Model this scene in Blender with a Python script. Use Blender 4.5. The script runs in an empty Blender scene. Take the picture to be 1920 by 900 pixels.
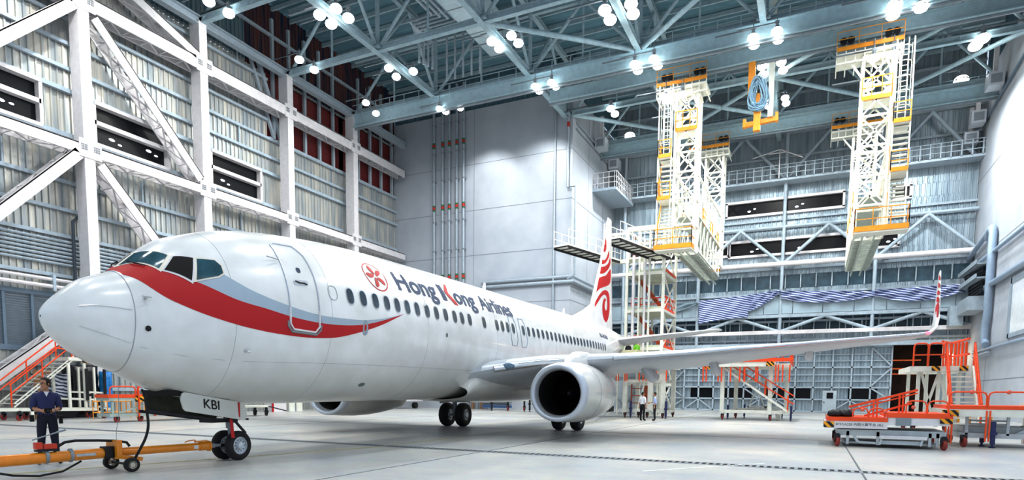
import bpy, bmesh, math, random
from mathutils import Vector, Matrix
random.seed(7)
S=bpy.context.scene; COL=S.collection
PI=math.pi
# ------------------------------------------------------------------ helpers
class MB:
    """collects boxes, bars, tubes and panels; build() links them as ONE mesh"""
    def __init__(s): s.v=[]; s.f=[]; s.m=[]; s.mi=0
    def quad(s,pts):
        n=len(s.v); s.v+= [tuple(p) for p in pts]; s.f.append(tuple(range(n,n+len(pts)))); s.m.append(s.mi)
    def hexa(s,P):
        n=len(s.v); s.v+=[tuple(p) for p in P]
        for q in ((0,3,2,1),(4,5,6,7),(0,1,5,4),(1,2,6,5),(2,3,7,6),(3,0,4,7)):
            s.f.append(tuple(n+i for i in q)); s.m.append(s.mi)
    def box(s,x0,x1,y0,y1,z0,z1):
        s.hexa([(x0,y0,z0),(x1,y0,z0),(x1,y1,z0),(x0,y1,z0),(x0,y0,z1),(x1,y0,z1),(x1,y1,z1),(x0,y1,z1)])
    def bar(s,p,q,w,h,up=(0,0,1)):
        p=Vector(p);q=Vector(q);d=(q-p)
        if d.length<1e-6: return
        d.normalize();u=Vector(up)
        if abs(d.dot(u))>.98: u=Vector((0,1,0)) if abs(d.y)<.9 else Vector((1,0,0))
        r=d.cross(u).normalized();u=r.cross(d)
        r*=w/2;u*=h/2
        s.hexa([p-r-u,p+r-u,q+r-u,q-r-u,p-r+u,p+r+u,q+r+u,q-r+u])
    def ibeam(s,p,q,w,h,t=.06,up=(0,0,1)):
        p=Vector(p);q=Vector(q);d=(q-p).normalized();u=Vector(up)
        if abs(d.dot(u))>.98: u=Vector((1,0,0))
        r=d.cross(u).normalized();u=r.cross(d).normalized()
        o=u*(h/2-t/2)
        s.bar(p+o,q+o,w,t,u);s.bar(p-o,q-o,w,t,u);s.bar(p,q,t,h-2*t,u)
    def path(s,pts,r,n=8,closed=False,cap=True):
        pts=[Vector(p) for p in pts];N=len(pts);base=len(s.v)
        rr=r if isinstance(r,(list,tuple)) else [r]*N
        prev=None
        for i,p in enumerate(pts):
            a=pts[i-1] if (i>0 or closed) else p; b=pts[(i+1)%N] if (i<N-1 or closed) else p
            t=(b-a).normalized() if (b-a).length>1e-9 else Vector((0,0,1))
            if prev is None:
                u=Vector((0,0,1)) if abs(t.z)<.9 else Vector((1,0,0))
            else: u=prev
            r1=t.cross(u).normalized();u=r1.cross(t).normalized();prev=u
            for k in range(n):
                c=2*PI*k/n; s.v.append(tuple(p+r1*rr[i]*math.cos(c)+u*rr[i]*math.sin(c)))
        M=N if closed else N-1
        for i in range(M):
            j=(i+1)%N
            for k in range(n):
                l=(k+1)%n
                s.f.append((base+i*n+k,base+i*n+l,base+j*n+l,base+j*n+k)); s.m.append(s.mi)
        if cap and not closed:
            s.f.append(tuple(base+k for k in range(n-1,-1,-1))); s.m.append(s.mi)
            s.f.append(tuple(base+(N-1)*n+k for k in range(n))); s.m.append(s.mi)
    def tube(s,p,q,r,n=8,r2=None): s.path([p,q],[r,r if r2 is None else r2],n)
    def lathe(s,o,axis,prof,n=32,cap=False,sx=1):
        """prof: (distance along axis, radius)"""
        o=Vector(o);t=Vector(axis).normalized();u=Vector((0,0,1)) if abs(t.z)<.9 else Vector((1,0,0))
        r=t.cross(u).normalized();u=r.cross(t).normalized();b=len(s.v)
        for d,R in prof:
            for k in range(n):
                c=2*PI*k/n; s.v.append(tuple(o+t*d+r*R*math.cos(c)+u*R*math.sin(c)))
        for i in range(len(prof)-1):
            for k in range(n):
                l=(k+1)%n; s.f.append((b+i*n+k,b+i*n+l,b+(i+1)*n+l,b+(i+1)*n+k)); s.m.append(s.mi)
        if cap:
            s.f.append(tuple(b+k for k in range(n))[::-1]); s.m.append(s.mi)
            s.f.append(tuple(b+(len(prof)-1)*n+k for k in range(n))); s.m.append(s.mi)
    def sphere(s,c,r,n=12,m=8,sc=(1,1,1)):
        c=Vector(c);b=len(s.v)
        for i in range(m+1):
            a=PI*i/m
            for k in range(n):
                e=2*PI*k/n; s.v.append((c.x+r*sc[0]*math.sin(a)*math.cos(e),c.y+r*sc[1]*math.sin(a)*math.sin(e),c.z+r*sc[2]*math.cos(a)))
        for i in range(m):
            for k in range(n):
                l=(k+1)%n; s.f.append((b+i*n+k,b+(i+1)*n+k,b+(i+1)*n+l,b+i*n+l)); s.m.append(s.mi)
    def grid(s,rows,closed=False):
        b=len(s.v);n=len(rows[0])
        for r in rows: s.v+=[tuple(p) for p in r]
        for i in range(len(rows)-1):
            for k in range(n if closed else n-1):
                l=(k+1)%n; s.f.append((b+i*n+k,b+i*n+l,b+(i+1)*n+l,b+(i+1)*n+k)); s.m.append(s.mi)
    def build(s,name,mats,parent=None,smooth=False,angle=None):
        if not isinstance(mats,(list,tuple)): mats=[mats]
        off=Vector((0,0,0))
        if parent is not None and parent.get('_w'): off=Vector(parent['_w'])
        me=bpy.data.meshes.new(name)
        me.from_pydata([(x-off.x,y-off.y,z-off.z) for x,y,z in s.v],[],s.f)
        for m in mats: me.materials.append(m)
        if len(mats)>1: me.polygons.foreach_set('material_index',s.m)
        bm=bmesh.new();bm.from_mesh(me);bmesh.ops.remove_doubles(bm,verts=bm.verts,dist=1e-5) if smooth else None
        bmesh.ops.recalc_face_normals(bm,faces=bm.faces);bm.to_mesh(me);bm.free()
        if smooth:
            me.polygons.foreach_set('use_smooth',[True]*len(me.polygons))
            me.set_sharp_from_angle(angle=math.radians(angle or 40))
        o=bpy.data.objects.new(name,me);COL.objects.link(o)
        if parent is not None: o.parent=parent
        if '_w' in (parent.keys() if parent is not None else []): o['_w']=tuple(off)
        return o
def _pieces(s,name,mats,parent=None,smooth=False,angle=None):
    par=list(range(len(s.v)))
    def fd(i):
        while par[i]!=i: par[i]=par[par[i]];i=par[i]
        return i
    for f in s.f:
        r=fd(f[0])
        for i in f[1:]: par[fd(i)]=r
    gr={}
    for f,m in zip(s.f,s.m): gr.setdefault(fd(f[0]),[]).append((f,m))
    out=[]
    for L in gr.values():
        g=MB();ix={}
        for f,m in L:
            q=[]
            for i in f:
                if i not in ix: ix[i]=len(g.v);g.v.append(s.v[i])
                q.append(ix[i])
            g.f.append(tuple(q));g.m.append(m)
        out.append(g.build(name,mats,parent,smooth,angle))
    return out
MB.pieces=_pieces
def tag(o,label,cat,group=None,kind=None):
    if label: o['label']=label
    if cat: o['category']=cat
    if group: o['group']=group
    if kind: o['kind']=kind
    return o
def thing(name,label,cat,loc=(0,0,0),group=None,rotz=0,local=False):
    """an Empty at the thing's base; parts are given in world coordinates unless local"""
    o=bpy.data.objects.new(name,None);COL.objects.link(o);o.location=loc;o.rotation_euler=(0,0,rotz);o.empty_display_size=.2
    if not local: o['_w']=tuple(loc)
    return tag(o,label,cat,group)
def struct(name,mb,mats,smooth=False,label=None):
    o=mb.build(name,mats,None,smooth);o['kind']='structure'
    if label:o['label']=label
    return o
# ------------------------------------------------------------------ materials
def lin(c):
    return tuple(((v/255)/12.92 if v/255<=.04045 else ((v/255+.055)/1.055)**2.4) for v in c)
MT={}
def mat(name,rgb,rough=.5,metal=0,var=.06,scale=3,emit=0,bump=0,coat=0,alpha=1,trans=0):
    if name in MT: return MT[name]
    m=bpy.data.materials.new(name);m.use_nodes=True;nt=m.node_tree;b=nt.nodes['Principled BSDF'];L=nt.links
    c=lin(rgb)
    b.inputs['Roughness'].default_value=rough;b.inputs['Metallic'].default_value=metal
    if coat: b.inputs['Coat Weight'].default_value=coat;b.inputs['Coat Roughness'].default_value=.08
    if trans: b.inputs['Transmission Weight'].default_value=trans
    if alpha<1: b.inputs['Alpha'].default_value=alpha
    tc=nt.nodes.new('ShaderNodeTexCoord')
    if var:
        n=nt.nodes.new('ShaderNodeTexNoise');n.inputs['Scale'].default_value=scale;n.inputs['Detail'].default_value=3
        r=nt.nodes.new('ShaderNodeValToRGB');r.color_ramp.elements[0].position=.3;r.color_ramp.elements[1].position=.7
        r.color_ramp.elements[0].color=(*[v*(1-var) for v in c],1);r.color_ramp.elements[1].color=(*[min(1,v*(1+var)) for v in c],1)
        L.new(tc.outputs['Object'],n.inputs['Vector']);L.new(n.outputs['Fac'],r.inputs['Fac']);L.new(r.outputs['Color'],b.inputs['Base Color'])
        if bump:
            bp=nt.nodes.new('ShaderNodeBump');bp.inputs['Strength'].default_value=bump;L.new(n.outputs['Fac'],bp.inputs['Height']);L.new(bp.outputs['Normal'],b.inputs['Normal'])
    else: b.inputs['Base Color'].default_value=(*c,1)
    if emit:
        b.inputs['Emission Color'].default_value=(*c,1);b.inputs['Emission Strength'].default_value=emit
    MT[name]=m;return m
WHITE=mat('painted_steel_white',(226,224,226),.45,var=.05)
STEEL=mat('painted_steel_pale_blue',(182,196,206),.5,var=.08)
ROOFST=mat('roof_steel',(172,196,206),.5,var=.1)
GREYST=mat('steel_grey',(150,160,168),.45,.2)
GALV=mat('galvanised_metal',(165,175,182),.35,.7,var=.15,scale=2)
DARK=mat('dark_metal',(34,36,42),.5,.3)
BLACK=mat('matt_black',(8,8,10),.8,var=0)
RUBBER=mat('tyre_rubber',(20,21,24),.75,var=.2,scale=8)
ORANGE=mat('orange_paint',(238,88,28),.45,var=.07)
YORANGE=mat('yellow_orange_paint',(240,165,45),.45,var=.07)
TOW=mat('towbar_yellow',(232,146,22),.3,var=.08,scale=5,coat=.4)
CREAM=mat('cream_paint',(232,233,224),.45,var=.06)
REDW=mat('red_caster',(150,52,44),.6)
BLUEL=mat('blue_jack_paint',(38,48,104),.5)
TYRE=RUBBER
def ladder_rails(*a): pass
def hazard(name='hazard_stripes',ang=.785,sc=26):
    if name in MT: return MT[name]
    m=bpy.data.materials.new(name);m.use_nodes=True;nt=m.node_tree;b=nt.nodes['Principled BSDF'];L=nt.links
    tc=nt.nodes.new('ShaderNodeTexCoord');mp=nt.nodes.new('ShaderNodeVectorMath');mp.operation='DOT_PRODUCT';mp.inputs[1].default_value=(1,.6,1)
    mm=nt.nodes.new('ShaderNodeMath');mm.operation='MULTIPLY';mm.inputs[1].default_value=sc/6.28
    fr=nt.nodes.new('ShaderNodeMath');fr.operation='FRACT';g=nt.nodes.new('ShaderNodeMath');g.operation='GREATER_THAN';g.inputs[1].default_value=.5
    mx=nt.nodes.new('ShaderNodeMix');mx.data_type='RGBA';mx.inputs['A'].default_value=(*lin((240,176,30)),1);mx.inputs['B'].default_value=(.006,.006,.006,1)
    L.new(tc.outputs['Object'],mp.inputs[0]);L.new(mp.outputs['Value'],mm.inputs[0]);L.new(mm.outputs[0],fr.inputs[0]);L.new(fr.outputs[0],g.inputs[0]);L.new(g.outputs[0],mx.inputs['Factor']);L.new(mx.outputs['Result'],b.inputs['Base Color'])
    MT[name]=m;return m
HAZ=hazard()
def stripes(name,ca,cb,vec,freq,duty=.5,noise=.0):
    if name in MT: return MT[name]
    m=bpy.data.materials.new(name);m.use_nodes=True;nt=m.node_tree;b=nt.nodes['Principled BSDF'];L=nt.links;b.inputs['Roughness'].default_value=.7
    tc=nt.nodes.new('ShaderNodeTexCoord');mp=nt.nodes.new('ShaderNodeVectorMath');mp.operation='DOT_PRODUCT';mp.inputs[1].default_value=vec
    nz=nt.nodes.new('ShaderNodeTexNoise');nz.inputs['Scale'].default_value=1.2
    ad=nt.nodes.new('ShaderNodeMath');ad.operation='MULTIPLY_ADD';ad.inputs[1].default_value=noise
    mm=nt.nodes.new('ShaderNodeMath');mm.operation='MULTIPLY';mm.inputs[1].default_value=freq
    fr=nt.nodes.new('ShaderNodeMath');fr.operation='FRACT';g=nt.nodes.new('ShaderNodeMath');g.operation='GREATER_THAN';g.inputs[1].default_value=duty
    mx=nt.nodes.new('ShaderNodeMix');mx.data_type='RGBA';mx.inputs['A'].default_value=(*lin(ca),1);mx.inputs['B'].default_value=(*lin(cb),1)
    L.new(tc.outputs['Object'],mp.inputs[0]);L.new(tc.outputs['Object'],nz.inputs['Vector']);L.new(nz.outputs['Fac'],ad.inputs[0]);L.new(mp.outputs['Value'],ad.inputs[2])
    L.new(ad.outputs[0],mm.inputs[0]);L.new(mm.outputs[0],fr.inputs[0]);L.new(fr.outputs[0],g.inputs[0]);L.new(g.outputs[0],mx.inputs['Factor']);L.new(mx.outputs['Result'],b.inputs['Base Color'])
    MT[name]=m;return m
# ------------------------------------------------------------------ camera
CAMH=1.6425727; FPX=1181.84827; CY=837.3725; PITCH=-.0857142824; ROLL=.00953800292; BY=.444476246
cp,sp=math.cos(PITCH),math.sin(PITCH)
F=Vector((0,cp,sp));U=Vector((0,-sp,cp));R=Vector((1,0,0))
cr,sr=math.cos(ROLL),math.sin(ROLL)
R2=R*cr+U*sr;U2=U*cr-R*sr
rot=Matrix.Rotation(BY,3,'Z')        # world axes run along the hangar walls
R2=rot@R2;U2=rot@U2;F=rot@F
cam=bpy.data.cameras.new('camera');co=bpy.data.objects.new('camera',cam);COL.objects.link(co)
M=Matrix((R2,U2,-F)).transposed().to_4x4();M.translation=(0,0,CAMH);co.matrix_world=M
cam.sensor_width=36;cam.lens=FPX/1920*36;cam.shift_y=(CY-450)/1920;cam.clip_end=400
S.camera=co
S.view_settings.view_transform='Standard';S.view_settings.look='None'
S.view_settings.exposure=.80
S.view_settings.use_curve_mapping=True
cm=S.view_settings.curve_mapping;cv=cm.curves[3]
cv.points.new(.22,.17);cv.points.new(.70,.78);cm.update()
S.cycles.use_denoising=True;S.cycles.max_bounces=6;S.cycles.diffuse_bounces=3;S.cycles.glossy_bounces=3;S.cycles.transparent_max_bounces=6
S.cycles.sample_clamp_indirect=6;S.cycles.caustics_reflective=False;S.cycles.caustics_refractive=False
# ------------------------------------------------------------------ the hall
XL=-39.7; XR=12.0; YB=68.0; BXF=54.8; BXR=-20.4; ZC=26.2; ZD=31.6
# floor: polished concrete
def floor_mat():
    m=bpy.data.materials.new('polished_concrete_floor');m.use_nodes=True;nt=m.node_tree;b=nt.nodes['Principled BSDF'];L=nt.links
    tc=nt.nodes.new('ShaderNodeTexCoord')
    n=nt.nodes.new('ShaderNodeTexNoise');n.inputs['Scale'].default_value=.35;n.inputs['Detail'].default_value=7;n.inputs['Roughness'].default_value=.6
    r=nt.nodes.new('ShaderNodeValToRGB');e=r.color_ramp.elements;e[0].position=.32;e[1].position=.68
    e[0].color=(*lin((186,194,200)),1);e[1].color=(*lin((222,219,211)),1)
    n2=nt.nodes.new('ShaderNodeTexNoise');n2.inputs['Scale'].default_value=6;n2.inputs['Detail'].default_value=5
    mx=nt.nodes.new('ShaderNodeMix');mx.data_type='RGBA';mx.blend_type='MULTIPLY';mx.inputs['Factor'].default_value=.22
    rr=nt.nodes.new('ShaderNodeMapRange');rr.inputs['To Min'].default_value=.25;rr.inputs['To Max'].default_value=.5
    L.new(tc.outputs['Object'],n.inputs['Vector']);L.new(tc.outputs['Object'],n2.inputs['Vector']);L.new(n.outputs['Fac'],r.inputs['Fac'])
    L.new(r.outputs['Color'],mx.inputs['A']);L.new(n2.outputs['Color'],mx.inputs['B']);L.new(mx.outputs['Result'],b.inputs['Base Color'])
    L.new(n2.outputs['Fac'],rr.inputs['Value']);L.new(rr.outputs['Result'],b.inputs['Roughness'])
    return m
g=MB();g.box(-75,60,-25,110,-.4,0);struct('floor',g,floor_mat())
# expansion joints, yellow guide line and the drain
g=MB()
for y in (25.6,): g.box(-39,12,y-.03,y+.03,0,.004)
for x in (1.0,-8.2,-23): g.box(x-.02,x+.02,5,68,0,.004)
struct('trim_1',g,mat('floor_joint',(120,126,132),.8))
g=MB();g.bar((-14.3,4.6,.003),(-11.6,14.9,.003),.07,.004);g.bar((-11.6,14.9,.003),(-11.2,50,.003),.06,.004)
struct('trim_2',g,mat('yellow_floor_line',(196,186,110),.7,var=.3,scale=9))
g=MB();g.bar((-3.2,13.2,.003),(-1.0,16.2,.003),.08,.004);g.bar((-14,3.6,.003),(-6.5,7.4,.003),.08,.004)
struct('trim_3',g,mat('white_floor_line',(232,232,226),.7,var=.1))
t=thing('floor_drain','long slotted steel trench drain across the floor in front of the airliner','drain',(-10,15.4,0))
g=MB()
g.box(-40,12,15.22,15.27,0,.008);g.box(-40,12,15.6,15.65,0,.008)
x=-40
while x<12: g.box(x,x+.07,15.27,15.6,0,.007);x+=.16
g.build('grate',mat('drain_steel',(150,158,164),.5,.3),t)
g=MB();g.box(-40,12,15.27,15.6,0,.003);g.build('channel',mat('drain_dark',(30,36,42),.8),t)
# ---- corrugated cladding
def corr(g,axis,c,a0,a1,z0,z1,pitch=.42,d=.09,s=1):
    """vertical ribbed sheet in plane axis=c running a0..a1; ribs stand out by d*s"""
    n=max(1,int(round((a1-a0)/pitch)));p=(a1-a0)/n;L=[]
    for i in range(n):
        a=a0+i*p;L+=[(a,0),(a+.62*p,0),(a+.7*p,d),(a+.92*p,d)]
    L.append((a1,0))
    P=lambda a,o,z:(c+o*s,a,z) if axis=='x' else (a,c+o*s,z)
    b=len(g.v)
    for a,o in L: g.v+=[P(a,o,z0),P(a,o,z1)]
    for i in range(len(L)-1):
        g.f.append((b+2*i,b+2*i+2,b+2*i+3,b+2*i+1));g.m.append(g.mi)
def clad_mat(name,ca,cb,rough=.35,metal=.35):
    m=bpy.data.materials.new(name);m.use_nodes=True;nt=m.node_tree;b=nt.nodes['Principled BSDF'];L=nt.links
    b.inputs['Metallic'].default_value=metal;b.inputs['Roughness'].default_value=rough
    tc=nt.nodes.new('ShaderNodeTexCoord');mp=nt.nodes.new('ShaderNodeMapping');mp.inputs['Scale'].default_value=(2.4,2.4,.25)
    n=nt.nodes.new('ShaderNodeTexNoise');n.inputs['Scale'].default_value=1.0;n.inputs['Detail'].default_value=4
    r=nt.nodes.new('ShaderNodeValToRGB');e=r.color_ramp.elements;e[0].position=.35;e[1].position=.65;e[0].color=(*lin(ca),1);e[1].color=(*lin(cb),1)
    L.new(tc.outputs['Object'],mp.inputs['Vector']);L.new(mp.outputs[0],n.inputs['Vector']);L.new(n.outputs['Fac'],r.inputs['Fac']);L.new(r.outputs['Color'],b.inputs['Base Color'])
    return m
CLL=clad_mat('silver_wall_sheet',(168,178,184),(214,212,204),.42,.3)
CLB=clad_mat('blue_grey_wall_sheet',(150,168,180),(186,200,208),.42,.3)
CLR=mat('red_louvre',(112,30,32),.6,var=.2,scale=4)
# left wall: bands with openings
def bands(g,axis,c,a0,a1,z0,z1,holes,pitch,s):
    zs=sorted({z0,z1,*[h[2] for h in holes if z0<h[2]<z1],*[h[3] for h in holes if z0<h[3]<z1]})
    for i in range(len(zs)-1):
        zm=(zs[i]+zs[i+1])/2;cuts=sorted([(h[0],h[1]) for h in holes if h[2]<zm<h[3]]);a=a0
        for p,q in cuts:
            if p>a+.05: corr(g,axis,c,a,p,zs[i],zs[i+1],pitch,.08,s)
            a=max(a,q)
        if a<a1-.05: corr(g,axis,c,a,a1,zs[i],zs[i+1],pitch,.08,s)
holes=[(12,21.6,16.25,18.55),(24.5,29.3,16.25,18.55),(32.6,37.1,16.25,18.55),(39.9,54.7,21.4,26.2),(38.0,39.9,21.4,26.2),(12,22.2,3.95,6.9),(36.0,39.9,26.2,28.6)]
g=MB();bands(g,'x',XL,0,BXF,0,26.4,holes,.36,1);struct('wall_left',g,CLL)
g=MB();bands(g,'x',XL,0,36.0,26.4,ZD,[],.36,1);struct('wall_left_top',g,clad_mat('dark_teal_sheet',(92,120,132),(130,150,156),.5,.2))  # darker teal sheet on the upper band of the wall
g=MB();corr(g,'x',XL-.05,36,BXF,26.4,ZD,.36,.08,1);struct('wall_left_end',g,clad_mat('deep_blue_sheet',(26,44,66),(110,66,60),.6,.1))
# girts on the left wall
g=MB()
def skipbar(z,w=.12,h=.2):
    y=0
    for p,q in sorted([(h_[0],h_[1]) for h_ in holes if h_[2]-.05<z<h_[3]+.05]):
        if p>y: g.box(XL+.08,XL+.08+w*1.6,y,p,z-h/2,z+h/2)
        y=max(y,q)
    if y<BXF: g.box(XL+.08,XL+.08+w*1.6,y,BXF,z-h/2,z+h/2)
for z in (1.6,3.0,8.1,10.4,11.9,13.5,19.9,21.3,22.7,24.2,25.7,27.3,29.2): skipbar(z)
for z in (16.15,18.65): g.box(XL+.05,XL+.32,0,BXF,z-.12,z+.12)
for k in range(8):
    y=19.6+k*7.8
    for z0 in (13.5,19.9,22.7,25.7):
        yy=y
        if yy<37: g.box(XL+.08,XL+.2,yy-.05,yy+.05,z0,z0+1.45)
struct('trim_4',g,STEEL)
# ribbed bands (long louvre rails) low on the left wall
g=MB()
for k in range(7): g.tube((XL+.25,0,8.75+k*.22),(XL+.25,54.6,8.75+k*.22),.075,6)
struct('trim_5',g,STEEL)
def glasspane(n,box,m): 
    g=MB();g.box(*box);return struct(n,g,m)
NIGHT=mat('dark_glass',(6,12,20),.35,var=0);NIGHT.node_tree.nodes['Principled BSDF'].inputs['Specular IOR Level'].default_value=.25
# strip windows of the left wall
wi=1
for (y0,y1) in ((12,21.6),(24.5,29.3),(32.6,37.1)):
    g=MB();g.box(XL-.1,XL+.3,y0,y1,17.36,17.6)
    for y in (y0,y1): g.box(XL-.1,XL+.3,y-.1,y+.1,16.2,18.6)
    g.box(XL-.1,XL+.35,y0,y1,16.1,16.3);g.box(XL-.1,XL+.35,y0,y1,18.5,18.7)
    w=struct('window_%d'%wi,g,WHITE)
    p=MB();p.box(XL-.15,XL-.1,y0,y1,16.2,18.6);q=p.build('window_pane',NIGHT,w);wi+=1
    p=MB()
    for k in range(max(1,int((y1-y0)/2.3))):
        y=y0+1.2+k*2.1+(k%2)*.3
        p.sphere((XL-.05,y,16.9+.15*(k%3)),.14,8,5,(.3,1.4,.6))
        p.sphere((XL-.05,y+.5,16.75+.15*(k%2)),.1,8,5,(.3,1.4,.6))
    p.build('glint_blob',mat('pane_glint',(235,240,255),.3,emit=1.2,var=0),w)  # glowing blobs modelled as lamp reflections in the panes
# red louvre bays high on the left wall
g=MB()
for (y0,y1,z0,z1) in ((38,46.6,21.4,26.2),(47.2,54.6,21.4,26.2),(36,39.9,26.2,28.6)):
    n=int((z1-z0)/.22)
    for k in range(n):
        z=z0+k*(z1-z0)/n
        g.quad([(XL-.25,y0,z),(XL-.25,y1,z),(XL-.12,y1,z+.2),(XL-.12,y0,z+.2)])
    g.box(XL-.5,XL-.4,y0-1,y1+1,z0-1,z1+1.2)
lv=struct('wall_left_louvres',g,CLR)
g=MB()
for k in range(10):
    y=38.6+k*1.72
    if 46<y<47.3: continue
    g.bar((XL+.15,y,21.3),(XL+.15,y,30.5),.22,.22)
g.bar((XL+.2,37.2,26.6),(XL+.2,39.4,21.4),.25,.3);g.bar((XL+.2,36.4,26.6),(XL+.2,38.6,21.4),.2,.2)
g.box(XL-.1,XL+.3,38,BXF,21.25,21.45)
struct('trim_6',g,STEEL)
# grey louvred shutters low on the left wall
g=MB()
n=22
for k in range(n):
    z=3.95+k*(6.9-3.95)/n
    g.quad([(XL-.1,12,z),(XL-.1,22.2,z),(XL+.02,22.2,z+.11),(XL+.02,12,z+.11)])
g.box(XL-.4,XL-.3,12,22.2,3.9,6.95)
lw=struct('window_%d'%wi,g,STEEL);wi+=1
g=MB()
for y in (12.5,14.5,16.4,17.7,19.3,20.7,22.2): g.box(XL-.05,XL+.12,y-.07,y+.07,3.9,7)
g.box(XL-.05,XL+.15,12,22.3,3.7,4.0);g.box(XL-.05,XL+.15,12,22.3,6.85,7.1)
g.build('mullion',mat('mullion_blue',(120,142,160),.5),lw)
# pipes along the left wall
t=thing('wall_pipes','pale horizontal pipes on brackets along the lower left wall','pipe',(XL+.6,20,7))
g=MB()
for z,r in ((7.75,.1),(7.35,.12)): g.tube((XL+.6,0,z),(XL+.6,54,z),r,8)
g.build('pipe',WHITE,t)
g=MB()
for k in range(14): g.box(XL+.1,XL+.75,2+k*3.9,2.15+k*3.9,7.1,8.0)
g.pieces('bracket',STEEL,t)
t=thing('conduit','dark thin conduit bent at the top on the left wall','conduit',(XL+.4,22.8,3))
g=MB();g.path([(XL+.35,24.0,11.6),(XL+.4,23.2,11.6),(XL+.4,22.9,11.3),(XL+.4,22.85,3)],.09,8);g.build('tube',mat('conduit_dark',(70,84,98),.5),t)
# ---- concrete block (box) standing on the left of the recess
def concrete(name,c1,c2):
    m=bpy.data.materials.new(name);m.use_nodes=True;nt=m.node_tree;b=nt.nodes['Principled BSDF'];L=nt.links
    b.inputs['Roughness'].default_value=.75
    tc=nt.nodes.new('ShaderNodeTexCoord');n=nt.nodes.new('ShaderNodeTexNoise');n.inputs['Scale'].default_value=.5;n.inputs['Detail'].default_value=6
    r=nt.nodes.new('ShaderNodeValToRGB');e=r.color_ramp.elements;e[0].position=.3;e[1].position=.7;e[0].color=(*lin(c1),1);e[1].color=(*lin(c2),1)
    L.new(tc.outputs['Object'],n.inputs['Vector']);L.new(n.outputs['Fac'],r.inputs['Fac']);L.new(r.outputs['Color'],b.inputs['Base Color']);return m
CONC=concrete('painted_concrete',(184,192,202),(198,204,212))
g=MB();g.box(-42,BXR,BXF,YB,0,28.45);struct('wall_front_block',g,CONC)
g=MB()
for z in (10.1,14.85,19.1,23.4): 
    g.box(-40,BXR+.01,BXF-.012,BXF,z-.025,z+.025);g.box(BXR,BXR+.012,BXF,YB,z-.025,z+.025)
for x in (-30.4,): g.box(x-.02,x+.02,BXF-.012,BXF,0,28.4)
for y in (59.3,63.9): g.box(BXR,BXR+.012,y-.02,y+.02,0,28.4)
struct('trim_7',g,mat('concrete_joint',(150,158,168),.8))
# ---- right wall
g=MB();g.box(XR,XR+.5,34,YB,0,28.4);wr=struct('wall_right',g,CONC)
g=MB();g.box(XR-.012,XR,34,YB,13.2-.025,13.2+.025);g.box(XR-.012,XR,34,YB,19.97,20.02);g.box(XR-.012,XR,34,YB,2.9,2.95)
g.box(XR-.012,XR,60.8,60.84,0,13);struct('trim_8',g,MT['concrete_joint'])
# clerestory sheets above the concrete
g=MB();corr(g,'x',XR+.2,34,YB,28.4,ZD,.5,.12,-1);corr(g,'x',BXR+.1,BXF,YB,28.4,ZD,.5,.12,1);corr(g,'y',BXF+.2,-40,BXR,28.45,ZD,.5,.12,-1)
struct('wall_upper',g,mat('upper_sheet',(96,128,142),.5,.2))
# ---- roof deck and purlins
g=MB()
b=len(g.v);k=0;y=-14
while y<YB:
    g.quad([(-41,y,ZD),(XR+1,y,ZD),(XR+1,y+.4,ZD),(-41,y+.4,ZD)]);g.quad([(-41,y+.4,ZD),(XR+1,y+.4,ZD),(XR+1,y+.5,ZD+.12),(-41,y+.5,ZD+.12)])
    g.quad([(-41,y+.5,ZD+.12),(XR+1,y+.5,ZD+.12),(XR+1,y+.7,ZD+.12),(-41,y+.7,ZD+.12)]);g.quad([(-41,y+.7,ZD+.12),(XR+1,y+.7,ZD+.12),(XR+1,y+.8,ZD),(-41,y+.8,ZD)]);y+=.8
struct('ceiling',g,mat('roof_deck',(112,156,172),.5,.15,var=.15,scale=.6))
g=MB();y=-12.5
while y<YB: g.bar((-40,y,ZD-.25),(XR,y,ZD-.25),.14,.3);y+=1.9
struct('trim_9',g,ROOFST)
GX=[-38,-29.6,-21.0,-12.4,-4.1,4.0,12]; GY=[7.7,15.5,23.3,31.1,38.9,46.7,54.6,62.4]
def pt(x,y,z): return (x,y,z)
# roof trusses that run into the hall (one per grid line in x)
names={-29.6:'from the left wall',-21.0:'above the left block corner',-12.4:'over the airliner tail',-4.1:'over the middle of the recess',4.0:'nearest the right wall'}
ordw=['first','second','third','fourth','fifth']
for i,x in enumerate(GX[1:6]):
    t=thing('roof_truss','pale steel roof truss running into the hall, %s from the left wall'%ordw[i],'truss',(x,0,ZC),group='long roof trusses')
    y1=46.7 if x<-21.5 else YB-.2
    g=MB();g.ibeam((x,-6,ZC-.0),(x,y1,ZC),.42,.45);g.build('bottom_chord',ROOFST,t)
    g=MB();g.ibeam((x,-6,30.9),(x,y1,30.9),.35,.4);g.build('top_chord',ROOFST,t)
    ys=[y for y in [-.1]+GY if y<=y1+.1]
    g=MB()
    for y in ys: g.tube((x,y,ZC),(x,y,30.9),.16,8)
    for a,b_ in zip(ys[:-1],ys[1:]):
        m=(a+b_)/2;g.tube((x,a,ZC),(x,m,30.9),.13,8);g.tube((x,m,30.9),(x,b_,ZC),.13,8)
    g.build('web',ROOFST,t,smooth=True)
    g=MB()
    for y in ys: g.box(x-.45,x+.45,y-.45,y+.45,ZC-.04,ZC+.1)
    g.pieces('node_plate',ROOFST,t)
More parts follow.
